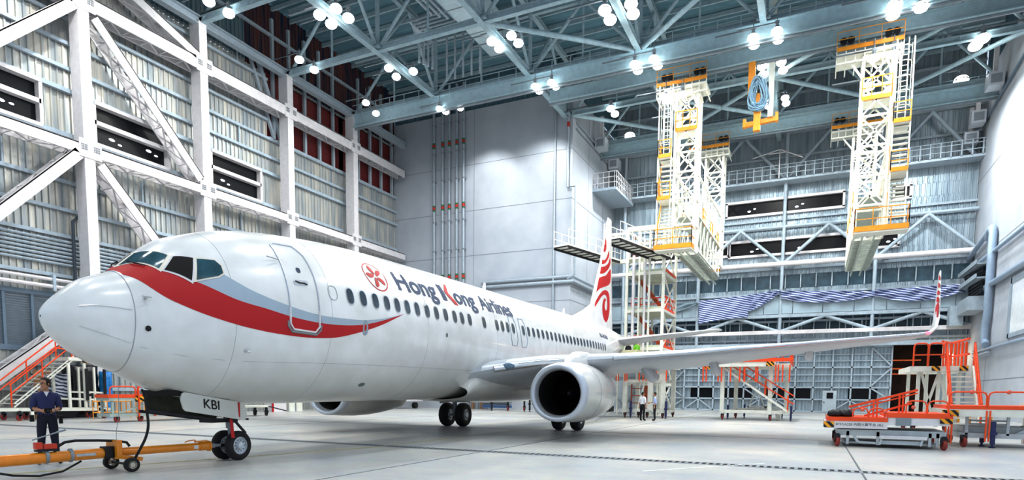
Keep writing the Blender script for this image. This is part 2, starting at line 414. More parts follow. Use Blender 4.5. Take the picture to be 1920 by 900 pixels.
for j,y in enumerate(GY):
    x0=-38 if y<50 else BXR
    t=thing('cross_truss','pale steel roof truss crossing the hall, %s row from the camera'%['first','second','third','fourth','fifth','sixth','seventh','last'][j],'truss',(-13,y,ZC),group='cross roof trusses')
    xs=[x for x in GX if x>=x0-.7] 
    if y>50: xs=[BXR]+[x for x in GX if x>-20]
    g=MB();g.ibeam((xs[0],y,ZC+.05),(12,y,ZC+.05),.36,.42);g.build('bottom_chord',ROOFST,t)
    g=MB();g.ibeam((xs[0],y,30.7),(12,y,30.7),.3,.36);g.build('top_chord',ROOFST,t)
    g=MB()
    for a,b_ in zip(xs[:-1],xs[1:]):
        m=(a+b_)/2;g.tube((a,y,ZC),(m,y,30.7),.13,8);g.tube((m,y,30.7),(b_,y,ZC),.13,8);g.tube((m,y,ZC),(m,y,30.7),.08,6)
    g.build('web',ROOFST,t,smooth=True)
# bracing lying in the plane of the bottom chords
t=thing('roof_bracing','round steel braces forming diagonals between the lower roof chords','bracing',(-13,38,ZC))
for k,(a,b_) in enumerate((((-21.0,38.9),(-12.4,46.7)),((-12.4,46.7),(-4.1,38.9)),((-4.1,38.9),(4.0,46.7)),
  ((-20.4,54.6),(-12.4,62.4)),((-12.4,62.4),(-4.1,54.6)),((-4.1,54.6),(4.0,62.4)),((4.0,62.4),(12,54.6)),((4.0,54.6),(12,46.9)),((-4.1,54.6),(4.0,47.5)),((-12.4,54.6),(-4.1,62.4)))):
    g=MB();g.tube((*a,ZC-.05),(*b_,ZC-.05),.17,10);g.build('brace',ROOFST,t,smooth=True)
# crane girders
def girder(label,y,z0,z1,x0,x1,m):
    t=thing('crane_girder',label,'girder',((x0+x1)/2,y,z0),group=None)
    g=MB();g.ibeam((x0,y,(z0+z1)/2),(x1,y,(z0+z1)/2),.55,z1-z0,.07);g.build('beam',m,t)
    g=MB();g.bar((x0,y,z0-.1),(x1,y,z0-.1),.14,.12);g.build('rail',GREYST,t)
    g=MB();x=x0+1
    while x<x1: g.bar((x,y-.3,z1-.1),(x,y-.3,z1+.7),.05,.05);x+=1.5
    g.bar((x0,y-.3,z1+.7),(x1,y-.3,z1+.7),.05,.05);g.build('stanchion',ROOFST,t)
GIRD=mat('girder_blue',(176,202,212),.45,var=.08)
girder('deep plate girder crossing the whole hall in front of the recess',46.6,24.95,26.05,-38,12,GIRD)
girder('deep crane girder carrying the front trolleys of the hanging docks',49.4,25.0,25.95,BXR,12,GIRD)
girder('deep crane girder carrying the rear trolleys of the hanging docks',62.9,25.1,26.1,BXR,12,GIRD)
# pipes and duct hung under the roof, mid left
t=thing('roof_duct','broad pale ventilation duct hanging between the roof trusses','duct',(-22.4,30,29))
g=MB();g.box(-24.3,-22.4,10,46.4,28.1,29.9);g.build('duct',mat('duct_pale',(200,218,226),.5),t)
g=MB();y=11
while y<45.5: g.box(-24.33,-22.37,y,y+.05,28.07,29.93);y+=1.6
g.pieces('seam',GREYST,t)
t=thing('roof_pipes','bundle of pale pipes looping under the roof beside the broad duct','pipe',(-27,38,28.5))
for k in range(4):
    o=k*.42
    g=MB();g.path([(-25.0-o,8,28.9),(-25.0-o,42.2-o,28.9),(-28.2,42.2-o,28.9),(-28.2-o*.3,44-o,28.9),(-28.2-o*.3,44-o,26.9)],.1,8);g.build('pipe',STEEL,t,smooth=True)
for k in range(5):
    g=MB();g.tube((-27.6+k*.75,45.2,30.6),(-27.6+k*.75,45.2,26.4),.09,8);g.build('dropper',STEEL,t,smooth=True)
# ------------------------------------------------------------------ left wall frame
colY=[15.5,23.3,31.1,38.9,46.7]
clab=['just outside the left edge','closest and largest','second from the left','third from the left, behind the cockpit roof','farthest, next to the concrete block']
for y,l in zip(colY,clab):
    t=thing('steel_column','white box steel column of the left wall frame, '+l,'column',(-38.5,y,0),group='left wall columns')
    g=MB();g.box(-38.9,-38,y-.34,y+.26,0,26.1);g.build('shaft',WHITE,t)
    g=MB()
    for z in (15.25,23.35):
        g.box(-38,-37.96,y-.62,y+.62,z-.5,z+.5)
    g.pieces('gusset',WHITE,t)
    g=MB()
    for z in (15.25,23.35):
        for s in (-1,1):
            for a in range(4):
                for b_ in range(3): g.box(-37.96,-37.935,y+s*.35-.16+a*.09,y+s*.35-.11+a*.09,z-.1+b_*.12,z-.02+b_*.12)
    g.build('bolt',mat('bolt_grey',(140,146,152),.5),t)
def lattice(name,label,p,q,h,grp,up=(0,0,1),cat='beam'):
    """two-channel member laced underneath: p,q at x=-38 plane"""
    p=Vector(p);q=Vector(q);t=thing(name,label,cat,tuple((p+q)/2),group=grp)
    d=(q-p).normalized();n=d.cross(Vector((1,0,0))).normalized()
    if n.z<0:n=-n
    g=MB();g.bar(p-Vector((.04,0,0)),q-Vector((.04,0,0)),.08,h,n);g.bar(p+n*(h/2-.04)-Vector((.12,0,0)),q+n*(h/2-.04)-Vector((.12,0,0)),.24,.06,n);g.build('front_channel',WHITE,t)
    o=Vector((.95,0,0));g=MB();g.bar(p-o,q-o,.08,h,n);g.build('rear_channel',WHITE,t)
    g=MB();L=(q-p).length;k=max(2,int(L/1.15))
    for s in (-1,1):
        f=n*(s*(h/2-.03))
        for i in range(k):
            a=p+d*(L*i/k)+f;b_=p+d*(L*(i+1)/k)+f
            if i%2: a2,b2=a-Vector((.05,0,0)),b_-Vector((.9,0,0))
            else: a2,b2=a-Vector((.9,0,0)),b_-Vector((.05,0,0))
            g.bar(a2,b2,.1,.03,n);g.bar(b_-Vector((.05,0,0)),b_-Vector((.9,0,0)),.06,.03,n)
    g.build('lacing',WHITE,t);return t
bl=['at the left edge','right of the largest column','above the cockpit','above the airline lettering','ending at the concrete block']
segs=[(15.8,23.0),(23.6,30.8),(31.4,38.6),(39.2,46.4),(47.0,54.2)]
for k,(a,b_) in enumerate(segs):
    lattice('lattice_beam','white laced steel beam, lower row, '+bl[k],(-38,a,15.2),(-38,b_,15.2),.6,'lower row of wall beams')
    lattice('lattice_beam','white laced steel beam, upper row, '+bl[k],(-38,a,23.35),(-38,b_,23.35),.78,'upper row of wall beams')
for k,(a,b_) in enumerate(segs[1:]):
    t=thing('eaves_beam','pale steel eaves beam on the column tops, bay %s'%['one','two','three','four'][k],'beam',(-38.4,(a+b_)/2,26.2),group='eaves beams')
    g=MB();g.ibeam((-38.3,a-.4,26.2),(-38.3,b_+.4,26.2),.5,.55);g.build('beam',STEEL,t)
lattice('diagonal_brace','white laced diagonal brace falling right from the top of the largest column',(-38,23.9,22.7),(-38,30.6,15.8),.6,'diagonal braces',cat='brace')
lattice('diagonal_brace','white laced diagonal brace rising left from the lower node of the largest column',(-38,22.7,14.9),(-38,15.8,7.6),.6,'diagonal braces',cat='brace')
lattice('diagonal_brace','white laced diagonal brace falling right behind the cockpit roof',(-38,23.9,14.6),(-38,30.6,7.3),.6,'diagonal braces',cat='brace')
lattice('diagonal_brace','white laced diagonal brace at the upper left corner',(-38,22.8,23.0),(-38,15.8,16.0),.6,'diagonal braces',cat='brace')
lattice('diagonal_brace','white laced diagonal brace above the upper beam meeting the second column',(-38,30.7,23.8),(-38,23.9,26.0),.6,'diagonal braces',cat='brace')
lattice('diagonal_brace','white laced diagonal brace sloping down to the floor behind the nose cone',(-38,22.9,5.9),(-38,15.8,.3),.65,'diagonal braces',cat='brace')
# ------------------------------------------------------------------ back wall (door wall)
hb=[(-18.5,-8.4,15.45,16.9),(-8.3,2.4,15.3,16.75),(3.4,6.3,15.2,16.5),(-8.7,1.7,19.2,20.6),(5.7,7.0,19.4,20.5),(6.35,10.2,0,6.15),(-20.4,11.9,12.0,13.3),(-20.4,11.9,7.85,9.15)]
g=MB();bands(g,'y',YB,BXR,XR,6.3,ZD,[h for h in hb if h[3]>6.3],.4,-1);corr(g,'y',YB,10.2,XR,0,6.3,.4,.08,-1);struct('wall_back',g,CLB)
for k,h in enumerate([(-18.5,-8.4,15.45,16.9),(-8.3,2.4,15.3,16.75),(3.4,6.3,15.2,16.5),(-8.7,1.7,19.2,20.6),(5.7,7.0,19.4,20.5)]):
    g=MB();x0,x1,z0,z1=h
    for z in (z0,z1): g.box(x0-.1,x1+.1,YB-.3,YB,z-.12,z+.12)
    for x in (x0,x1): g.box(x-.1,x+.1,YB-.3,YB,z0,z1)
    w=struct('window_%d'%wi,g,WHITE);wi+=1
    p=MB();p.box(x0,x1,YB+.02,YB+.08,z0,z1);p.build('window_pane',NIGHT,w)
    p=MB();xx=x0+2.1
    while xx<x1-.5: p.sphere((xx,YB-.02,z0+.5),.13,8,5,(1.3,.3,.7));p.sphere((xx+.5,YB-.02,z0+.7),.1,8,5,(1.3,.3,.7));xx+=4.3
    p.build('glint_blob',MT['pane_glint'],w)  # same modelled glints, standing in for reflections of the lamps
# girts and posts
g=MB()
for z in (7.0,8.8,10.9,11.5,13.9,17.8,18.6,22.2,24.4,26.6,28.6,30.2): g.box(BXR,XR,YB-.25,YB-.08,z-.1,z+.1)
x=BXR+1.2
while x<XR:
    for (a,b_) in ((6.4,8.7),(12.0,13.3),(22.3,24.2)): g.box(x-.05,x+.05,YB-.22,YB-.08,a,b_)
    x+=1.35
struct('trim_10',g,STEEL)
p=MB();p.box(-20.4,XR,YB+.02,YB+.1,11.9,13.4);w=struct('window_%d'%wi,p,mat('band_glass',(66,96,112),.3,var=.3,scale=1.5));wi+=1
p=MB();p.box(-20.4,XR,YB+.3,YB+.4,7.7,9.3);struct('wall_recess',p,mat('recess_sheet',(52,78,92),.5,var=.3,scale=1.2))
p=MB();x=-19
while x<12: p.box(x-.04,x+.04,YB+.15,YB+.25,7.8,9.2);x+=1.1
struct('trim_12',p,STEEL)
# steel frame in front of the back wall: posts, chords and K bracing
PY=67.0
def tb(g,a,b_,r): g.tube((a[0],PY,a[1]),(b_[0],PY,b_[1]),r,10)
posts=[-18.9,-11.1,-3.3,4.5]
pl=['beside the concrete block','behind the left hanging dock','in the middle of the door wall','behind the right hanging dock']
for x,l in zip(posts,pl):
    t=thing('wall_post','pale round steel post '+l,'post',(x,PY,6.5),group='posts of the door wall');g=MB();g.tube((x,PY,6.4),(x,PY,26.3),.17,10);g.build('shaft',STEEL,t,smooth=True)
    g=MB();g.box(x-.5,x+.5,PY-.06,PY+.06,13.9,14.5);g.box(x-.5,x+.5,PY-.06,PY+.06,7.4,8.0);g.pieces('gusset',STEEL,t)
for z,r,m,l in ((14.2,.26,WHITE,'thick white tube chord under the lower strip windows'),(17.7,.15,STEEL,'thin chord between the two rows of strip windows'),(9.25,.2,STEEL,'upper chord of the wind truss above the hangar door'),(7.7,.24,WHITE,'thick white lower chord of the wind truss above the door'),(6.45,.26,STEEL,'door head rail beam over the hangar door')):
    t=thing('wall_chord',l,'beam',(-4,PY,z));g=MB()
    if z in (14.2,17.7): g.tube((BXR,PY,z),(XR,PY,z),r,12)
    else: g.bar((BXR,PY,z),(XR,PY,z),.35,r*1.5)
    g.build('chord',m,t,smooth=True)
for k,x in enumerate(posts+[12.0]):
    xm=x-3.9
    for (a,b_,z0,z1,nm) in ((x,xm,14.3,17.6,'under the upper chord'),(xm,x-7.8,17.6,14.3,'under the upper chord')):
        pass
t=thing('wall_bracing','pale tubular V braces on the door wall in two tiers','bracing',(-4,PY,8))
for x in [-11.1,-3.3,4.5,12.3]:
    for (s0,s1) in ((14.3,17.6),(7.8,9.15)):
        g=MB();tb(g,(x-.2,s0),(x-3.9,s1),.16);g.build('brace',STEEL,t,smooth=True)
        g=MB();tb(g,(x-3.9,s1),(x-7.6,s0),.16);g.build('brace',STEEL,t,smooth=True)
for x in (-11.1,-3.3,4.5):
    g=MB();tb(g,(x,22),(x-3.7,26.2),.15);g.build('brace',STEEL,t,smooth=True)
    g=MB();tb(g,(x,22),(x+3.7,26.2),.15);g.build('brace',STEEL,t,smooth=True)
g=MB();tb(g,(11.6,22),(8.2,26.2),.17);g.build('brace',STEEL,t,smooth=True)
# pale fascia panels above the truss
t=thing('fascia_panels','pale sheet fascia above the wind truss, partly covered by tarpaulins','fascia',(-4,PY,9.4))
g=MB();x=BXR
while x<XR-.6: g.box(x+.02,min(x+2.55,XR),PY-.05,PY+.05,9.45,10.9);x+=2.6
g.build('panel',mat('fascia_sheet',(176,194,204),.5,var=.08,scale=.8),t)
# walkway with railing
t=thing('wall_walkway','pale steel catwalk with railings along the door wall','walkway',(-4,PY,21.9))
g=MB();g.box(BXR,XR,PY-.9,PY+.6,21.75,21.95);g.build('deck',STEEL,t)
g=MB()
for z in (22.4,22.9,23.2): g.bar((BXR,PY-.85,z),(XR,PY-.85,z),.07,.07)
x=BXR
while x<XR: g.bar((x,PY-.85,21.9),(x,PY-.85,23.2),.1,.1);x+=.75
g.build('railing',STEEL,t)
g=MB()
g.bar((-4.9,PY-.9,24.3),(-3.3,PY-.9,24.3),.08,.08);g.bar((-6.3,PY-.9,24.1),(-3.9,PY-.9,24.6),.08,.08);g.bar((-3.9,PY-.9,24.6),(-3.9,PY-.9,22),.08,.08);g.bar((-3.9,PY-.9,24.6),(-1.9,PY-.9,23.6),.08,.08);g.build('davit',WHITE,t)
t=thing('balcony','pale balcony with mesh railing jutting from the corner of the concrete block','balcony',(-20,64,21.5))
g=MB();g.box(BXR,BXR+2.4,60.5,YB-1.2,21.2,21.45);g.build('floor_slab',STEEL,t)
g=MB()
for z in (21.9,22.4,22.9): g.bar((BXR+2.4,60.5,z),(BXR+2.4,66.8,z),.06,.06);g.bar((BXR,60.5,z),(BXR+2.4,60.5,z),.06,.06)
for k in range(12): g.bar((BXR+2.4,60.5+k*.57,21.4),(BXR+2.4,60.5+k*.57,22.9),.05,.05)
for k in range(5): g.bar((BXR+k*.55,60.5,21.4),(BXR+k*.55,60.5,22.9),.05,.05)
g.build('railing',WHITE,t)
# ---- tarpaulins
BST=stripes('blue_white_stripes',(74,92,148),(206,214,236),(.25,0,1),4.6,.52,.12)
def cloth(name,label,x0,x1,top,bot,m,amp=.12,y=PY-.3,grp=None):
    rows=[];n=26;k=10
    for i in range(n+1):
        u=i/n;x=x0+(x1-x0)*u;zt=top(u);zb=bot(u)
        rows.append([(x,y-amp*(.5+.5*math.sin(u*31+j*.6))-amp*.5*math.sin(u*13+j),zt+(zb-zt)*j/k) for j in range(k+1)])
    g=MB();g.grid(rows);o=g.build(name,m,None,smooth=True);tag(o,label,'tarpaulin',grp);return o
cloth('striped_tarpaulin','large blue and white striped tarpaulin hanging over the fascia below the left dock',-10.9,-6.2,lambda u:11.05+.3*u,lambda u:8.75+.45*u+.12*math.sin(u*3.1),BST)
cloth('striped_tarpaulin','bunched striped tarpaulin swagged right of the large hanging one',-6.2,-3.3,lambda u:11.35+.35*u,lambda u:9.75+1.7*u**1.3,BST,.2)
cloth('striped_tarpaulin','narrow striped tarpaulin swag running behind the winglet',-3.3,4.6,lambda u:11.6-.5*u,lambda u:10.9-.9*math.sin(u*PI*.6)*(1-u)*1.2-.3*u,BST,.2)
cloth('striped_tarpaulin','rightmost striped tarpaulin gathered up beside the right wall',4.6,11.6,lambda u:11.2+.15*u,lambda u:10.7-.8*math.sin(u*PI)*(1-.4*u),BST,.2)
cloth('grey_tarpaulin','plain blue grey tarpaulin beside the striped one, near the tail dock',-17.2,-11,lambda u:10.9,lambda u:9.6+1.1*u*u,mat('grey_blue_tarp',(140,160,172),.7),.15)
# ---- sliding door leaves
def leaf(label,x0,x1,y,hatch=None):
    t=thing('hangar_door_leaf',label,'door',((x0+x1)/2,y,0),group=None)
    hl=[(a,b_,1.3,2.35) for a,b_ in hatch] if hatch else []
    g=MB();zz=[.1]+sorted({h_[2] for h_ in hl}|{h_[3] for h_ in hl})+[6.15]
    for z0,z1 in zip(zz,zz[1:]):
        a=x0
        for h_ in sorted(hl)+[(x1,x1,0,9)]:
            if h_[2]<(z0+z1)/2<h_[3]:
                if h_[0]-a>.05: corr(g,'y',y,a,h_[0],z0,z1,.3,.035,1)
                a=h_[1]
    g.build('sheet',CLB,t)
    g=MB();n=max(2,round((x1-x0)/1.6))
    for i in range(n+1):
        x=x0+(x1-x0)*i/n;g.box(x-.07,x+.07,y-.3,y-.05,.05,6.2)
    for z in (.1,1.25,2.4,4.3,6.2): g.box(x0,x1,y-.3,y-.05,z-.07,z+.07)
    for z in (3.0,3.6,4.9,5.5): g.box(x0,x1,y-.18,y-.05,z-.05,z+.05)
    g.build('frame',STEEL,t)
    g=MB()
    i=0
    while i<n:
        xa=x0+(x1-x0)*i/n;xb=x0+(x1-x0)*min(n,i+1)/n
        if i%4==0: g.bar((xa,y-.2,.1),(xb,y-.2,1.2),.1,.12)
        elif i%4==1: g.bar((xa,y-.2,1.2),(xb,y-.2,.1),.1,.12)
        i+=1
    g.bar((x1-1.6,y-.2,6.1),(x1,y-.2,4.4),.1,.14);g.bar((x1,y-.2,4.2),(x1-1.6,y-.2,2.5),.1,.14);g.bar((x1-1.6,y-.2,2.4),(x1,y-.2,1.3),.1,.14)
    g.pieces('brace',STEEL,t)
    for a,b_ in (hatch or []):
        g=MB();g.box(a,b_,y+.1,y+.14,1.3,2.35);g.build('window_pane',NIGHT,t)
    return t
leaf('leftmost ribbed hangar door leaf, behind the two men',-20.2,-12.2,67.7,[(-19,-14)])
leaf('ribbed hangar door leaf behind the dock stand with the sloping stair',-12.2,-4.9,67.3,[(-11.6,-9.2),(-8.6,-5.6)])
t2=leaf('ribbed hangar door leaf with the small personnel door, next to the dark opening',-4.9,6.3,67.7,[(-4.5,-2.6),(-2.2,-.3),(2.9,5.3)])
t=thing('personnel_door','small pale personnel door with a dark square window in the hangar door','door',(1.3,67.4,0))
g=MB();g.box(.75,1.95,67.34,67.42,.05,2.1);g.build('door_panel',mat('door_paint',(196,208,216),.5),t)
g=MB();g.box(1.1,1.65,67.31,67.35,1.35,1.9);g.build('window_pane',NIGHT,t)
g=MB();g.sphere((.9,67.3,1.0),.05);g.build('handle',DARK,t)
# dark outside behind the door opening, with distant lamps
g=MB();g.box(2,16,71,71.2,-.1,8);g.box(16,16.2,68,71,-.1,8);g.box(4,16,68.5,71,6.6,6.8);struct('wall_outside',g,mat('night_wall',(44,26,18),.9,var=.6,scale=1.0))
g=MB()
for z,x0,x1 in ((4.2,6.5,9.5),(3.7,6.5,9.6),(5.0,6.5,9.0)): g.box(x0,x1,70.9,70.95,z,z+.12)
o=struct('trim_11',g,mat('amber_glow',(190,92,40),.5,emit=.5,var=.5,scale=3))
t=thing('yard_lamp','glowing warm lamp in the dark opening beyond the orange stair platform','lamp',(10.55,66.6,5.2));g=MB();g.sphere((10.6,66.6,5.15),.24,12,8);g.build('lens',mat('warm_lamp',(255,226,190),.3,emit=25,var=0),t)
g=MB();g.bar((10.6,66.6,5.35),(10.9,67.9,5.6),.07,.07);g.pieces('bracket',DARK,t)
# ------------------------------------------------------------------ pipes on the block
cols=mat('pipe_pale',(176,188,198),.4,.1)
band_r=mat('band_red',(200,50,44),.5,var=0);band_g=mat('band_green',(30,120,84),.5,var=0)
pn=['leftmost','second','middle','fourth','rightmost']
for k,x in enumerate((-34.75,-33.75,-33.0,-32.15,-31.4)):
    t=thing('riser_pipe','pale vertical riser pipe with red and green bands, %s of five on the block'%pn[k],'pipe',(x,BXF-.3,10),group='riser pipes on the concrete block')
    g=MB();g.tube((x,BXF-.3,8),(x,BXF-.3,31),.13,10);g.build('pipe',cols,t,smooth=True)
    for z in (25.6,19.65,12.9):
        g=MB();g.tube((x,BXF-.3,z-.28),(x,BXF-.3,z+.28),.15,10);g.build('band',band_g,t,smooth=True)
        g=MB();g.tube((x,BXF-.3,z-.13),(x,BXF-.3,z+.13),.155,10);g.build('band',band_r,t,smooth=True)
    g=MB()
    for z in (10.5,15.5,18.3,22.2,24.8,27.5): g.box(x-.1,x+.1,BXF-.45,BXF,z-.06,z+.06);g.sphere((x+.25,BXF-.3,z),.08,6,4)
    g.pieces('clamp',GREYST,t)
def pipe(label,pts,r,m=cols,n=10,name='wall_pipe'):
    t=thing(name,label,'pipe',pts[0]);g=MB();g.path(pts,r,n);g.build('tube',m,t,smooth=True);return t
pipe('thick vertical pipe near the corner of the concrete block',[(-22.0,BXF-.2,30),(-22.0,BXF-.2,6)],.1)
t=pipe('vertical corner pipe with red bands bending into the horizontal run',[(-20.75,BXF-.2,31),(-20.75,BXF-.2,20),(-19.95,BXF-.2,20),(-19.95,BXF-.2,12.3),(-20.6,BXF-.25,11.9)],.11)
g=MB();g.tube((-20.75,BXF-.2,25.2),(-20.75,BXF-.2,25.6),.13,8);g.build('band',band_r,t)
pipe('upper horizontal pipe wrapping round the concrete block',[(-29.4,BXF-.2,12.15),(-20.1,BXF-.2,12.15),(-20.1,64,12.15)],.14)
pipe('lower horizontal pipe wrapping round the concrete block',[(-29.4,BXF-.25,11.7),(-20.05,BXF-.25,11.7),(-20.05,66,11.7)],.16)
pipe('thin pipe high on the side face of the concrete block',[(BXR+.15,55.5,25.8),(BXR+.15,65,25.8)],.07)
pipe('second thin pipe high on the side face of the concrete block',[(BXR+.15,55.5,25.3),(BXR+.15,65,25.3)],.07)
# AC boxes on both sides of the recess
def acbox(label,x,y,z,s):
    t=thing('air_unit',label,'air unit',(x,y,z));g=MB();g.box(x-.5,x+.5,y-.6,y+.6,z-.5,z+.5);g.build('casing',mat('unit_paint',(206,212,220),.5,var=.04),t)
    g=MB();g.box(x-.35,x+.35,y-.63,y-.6,z-.32,z+.32);g.build('grille',GREYST,t)
    g=MB();g.bar((x,y,z+.5),(x,y,z+2.6),.3,.3);g.build('hanger',WHITE,t)
acbox('white air unit hanging on the block side face, nearer one',-19.7,61,25.7,1)
acbox('white air unit hanging on the block side face, farther one',-19.7,65.5,25.2,1)
acbox('white air unit hanging on the right wall, nearer one',11.3,60.8,25.5,-1)
acbox('white air unit hanging on the right wall, farther upper one',11.2,65.6,24.6,-1)
acbox('white air unit low on the right wall beside the catwalk end',11.0,66.9,23.4,-1)
# right wall fittings
X=XR-.35
DP=mat('duct_pipe_blue',(164,182,200),.4,var=.05)
t=pipe('thick blue grey drain pipe with elbows on the right wall',[(X+.2,62,14.1),(X,60.6,14.4),(X,59.9,14.4),(X,59.6,14.0),(X,59.6,7.9),(X,59.9,7.2),(X,59.9,6.0),(X,59.4,5.6)],.28,DP,12,'drain_pipe')
pipe('inclined pipe running along the upper right wall',[(X,68,13.6),(X,60.3,14.5)],.2,DP)
pipe('pipe on the right wall behind the drain pipe, upper run',[(X+.1,68,12.6),(X+.1,46,12.6)],.14,DP)
pipe('pipe on the right wall, lower run above the window',[(X+.1,62,10.2),(X+.1,46,10.2)],.22,DP)
pipe('pipe cluster rail below the window on the right wall',[(X+.1,64,5.3),(X+.1,46,5.3)],.12,DP)
pipe('short second rail below the window on the right wall',[(X,63.4,4.9),(X,58.4,5.0)],.1,DP)
pipe('thin conduit rising diagonally on the upper right wall',[(X+.2,66.5,24.5),(X+.2,54,24.9)],.09,mat('conduit_blue',(110,130,150),.5))
g=MB()
for a in ((XR-.12,XR,50.3,54.6,5.7,6.0),(XR-.12,XR,50.3,54.6,9.4,9.8),(XR-.12,XR,54.3,54.9,5.7,9.8),(XR-.12,XR,50,50.4,5.7,9.8)): g.box(*a)
w=struct('window_%d'%wi,g,mat('window_surround',(170,184,196),.6));wi+=1
p=MB();p.box(XR-.06,XR-.02,50.4,54.3,6,9.4);p.build('window_pane',mat('bright_pane',(226,232,236),.2,emit=.05,var=.05),w)
# dark cable trays and fan in the corner
t=thing('cable_tray','dark cluster of cable trays and ducts in the corner left of the drain pipe','cable tray',(11,64,10))
g=MB()
for z,y0,y1 in ((12.0,60.5,67.2),(10.9,60.3,67.0)): g.box(XR-1.1,XR-.1,y0,y1,z-.1,z);g.box(XR-1.15,XR-1.05,y0,y1,z-.1,z+.25)
g.pieces('tray',STEEL,t)
g=MB()
for k in range(9): g.path([(XR-.9+.08*k,66.9,12.2-.5*k*.3),(XR-.7,64.5,11.9-k*.28),(XR-.5,61,11.7-k*.22)],.07,6)
g.build('cable',DARK,t)
g=MB();g.box(XR-1.3,XR-.1,61.5,65.5,8.5,9.6);g.box(XR-1.8,XR-.8,65.6,66.8,7.7,9.4);g.pieces('duct_box',STEEL,t)
g=MB();g.box(XR-.2,XR-.05,60.4,67,9.6,12);g.build('recess',mat('tray_shadow',(48,62,74),.8),t)  # dark panel painted as the shade behind the trays
# ------------------------------------------------------------------ hanging docks
def crossbrace(g,a,b_,c,d,r=.05): g.bar(a,c,r*2,r*2);g.bar(b_,d,r*2,r*2)
def railing(g,pts,h=1.1,r=.05,mid=True,post=1.1):
    for a,b_ in zip(pts[:-1],pts[1:]):
        a=Vector(a);b_=Vector(b_);z=Vector((0,0,h));g.bar(a+z,b_+z,r,r)
        if mid: g.bar(a+z*.5,b_+z*.5,r,r)
        n=max(1,round((b_-a).length/post))
        for i in range(n+1):
            p=a+(b_-a)*i/n;g.bar(p,p+z,r,r)
def dock(label,x0,x1,side,cx0,cx1):
    """x0,x1 tower posts; side=+1 stair on +x side, -1 on -x side"""
    t=thing('hanging_dock',label,'dock',((x0+x1)/2,49.4,12.2))
    yf,yr=48.8,50.2;R0,R1=62.2,63.6
    zt=24.6;zb=12.3
    # front and rear towers
    for nm,ya,yb,zlo,xa,xb in (('front_tower',yf,yr,zb,x0,x1),('rear_tower',R0,R1,13.6,x0+.1,x1+.1)):
        g=MB()
        for x in (xa,xb):
            for y in (ya,yb): g.bar((x,y,zlo),(x,y,zt-.9),.2,.2)
        n=6;hh=(zt-.9-zlo)/n
        for i in range(n+1):
            z=zlo+i*hh
            for y in (ya,yb): g.bar((xa,y,z),(xb,y,z),.14,.14)
            for x in (xa,xb): g.bar((x,ya,z),(x,yb,z),.12,.12)
            if i<n and not (nm=='front_tower' and i==0):
                for y in (ya,yb): crossbrace(g,(xa,y,z),(xb,y,z),(xb,y,z+hh),(xa,y,z+hh),.05)
                g.bar((xa,ya,z),(xa,yb,z+hh),.08,.08);g.bar((xb,ya,z),(xb,yb,z+hh),.08,.08)
        g.build(nm,CREAM,t)
        # trolley carriage under the girder
        g=MB();g.box(cx0,cx1,ya-.35,yb+.35,zt-.75,zt-.6)
        for k in range(8):
            x=cx0+(cx1-cx0)*k/7;g.bar((x,ya-.3,zt-1.25),(x,ya-.3,zt-.1),.07,.07);g.bar((x,ya-.3,zt-1.2),(x,yb+.3,zt-1.2),.07,.07)
        g.bar((cx0,ya-.3,zt-1.2),(cx1,ya-.3,zt-1.2),.1,.1);g.bar((cx0+.9,ya,zt-1.2),(xa,ya,zt-2.3),.12,.12);g.bar((cx1-.9,ya,zt-1.2),(xb,ya,zt-2.3),.12,.12)
        g.build('carriage',CREAM,t)
        g=MB();g.box(cx0,cx1,ya-.42,ya-.36,zt-.45,zt-.2);railing(g,[(cx0,ya-.38,zt-.2),(cx1,ya-.38,zt-.2)],.95,.035)
        g.build('carriage_rail',YORANGE,t)
        g=MB()
        for x in (cx0+.6,cx1-.6):
            for dx in (-.22,.22): g.tube((x+dx,ya+.3,zt+.5),(x+dx,ya+.5,zt+.5),.22,14)
        g.pieces('trolley_wheel',DARK,t)
    # long lower galleries joining the towers, stepped
    xs=x0 if side<0 else x0
    g=MB()
    for x in (x0,x1):
        for z in (12.6,15.2,18.0): g.bar((x,yr,z),(x+.05,R0,z),.13,.13)
        k=7
        for i in range(k):
            a=yr+(R0-yr)*i/k;b_=yr+(R0-yr)*(i+1)/k
            g.bar((x,a,12.6),(x,b_,15.2),.08,.08);g.bar((x,b_,12.6),(x,b_,18.0),.09,.09);g.bar((x,a,18.0),(x,b_,15.2),.08,.08)
    g.build('side_truss',CREAM,t)
    g=MB()
    g.box(x0,x1,yr,R0,15.05,15.12)
    for i in range(18):
        y=yr+i*.7;g.bar((x0,y,12.3),(x1,y,12.3),.1,.12)
    for xx in (x0+.25,x1-.25): g.box(xx-.22,xx+.22,yr,R0,12.4,12.46)
    for x in (x0+.5,x1-.5): g.bar((x,yf,12.25),(x,R1+.8,12.25),.1,.16)
    g.build('gallery_deck',mat('deck_grey_green',(188,196,188),.6),t)
    g=MB()
    for x in (x0-.02,x1+.02):
        for yy in (52.5,56.5,60.0): g.box(x-.03,x+.03,yy,yy+1.3,15.1,15.35);railing(g,[(x,yy,15.2),(x,yy+1.3,15.2)],1.0,.06)
    g.box(x0,x1,R1,R1+.06,13.3,13.6)
    g.build('gallery_toe_board',YORANGE,t)
    # front platform with orange railing
    pa,pb=(x0-1.15,x1+.05) if side<0 else (x0-.05,x1+1.3)
    g=MB();g.box(pa,pb,yf-1.0,yf+.2,12.2,12.4);g.build('platform',CREAM,t)
    g=MB();g.box(pa,pb,yf-1.05,yf-.98,12.3,12.62);g.box(pa-.02,pa+.05,yf-1,yf+.2,12.3,12.62);g.box(pb-.05,pb+.02,yf-1,yf+.2,12.3,12.62)
    railing(g,[(pa,yf,12.4),(pa,yf-1.02,12.4),(pb,yf-1.02,12.4),(pb,yf,12.4)],1.35,.05)
    g.build('platform_rail',YORANGE,t)
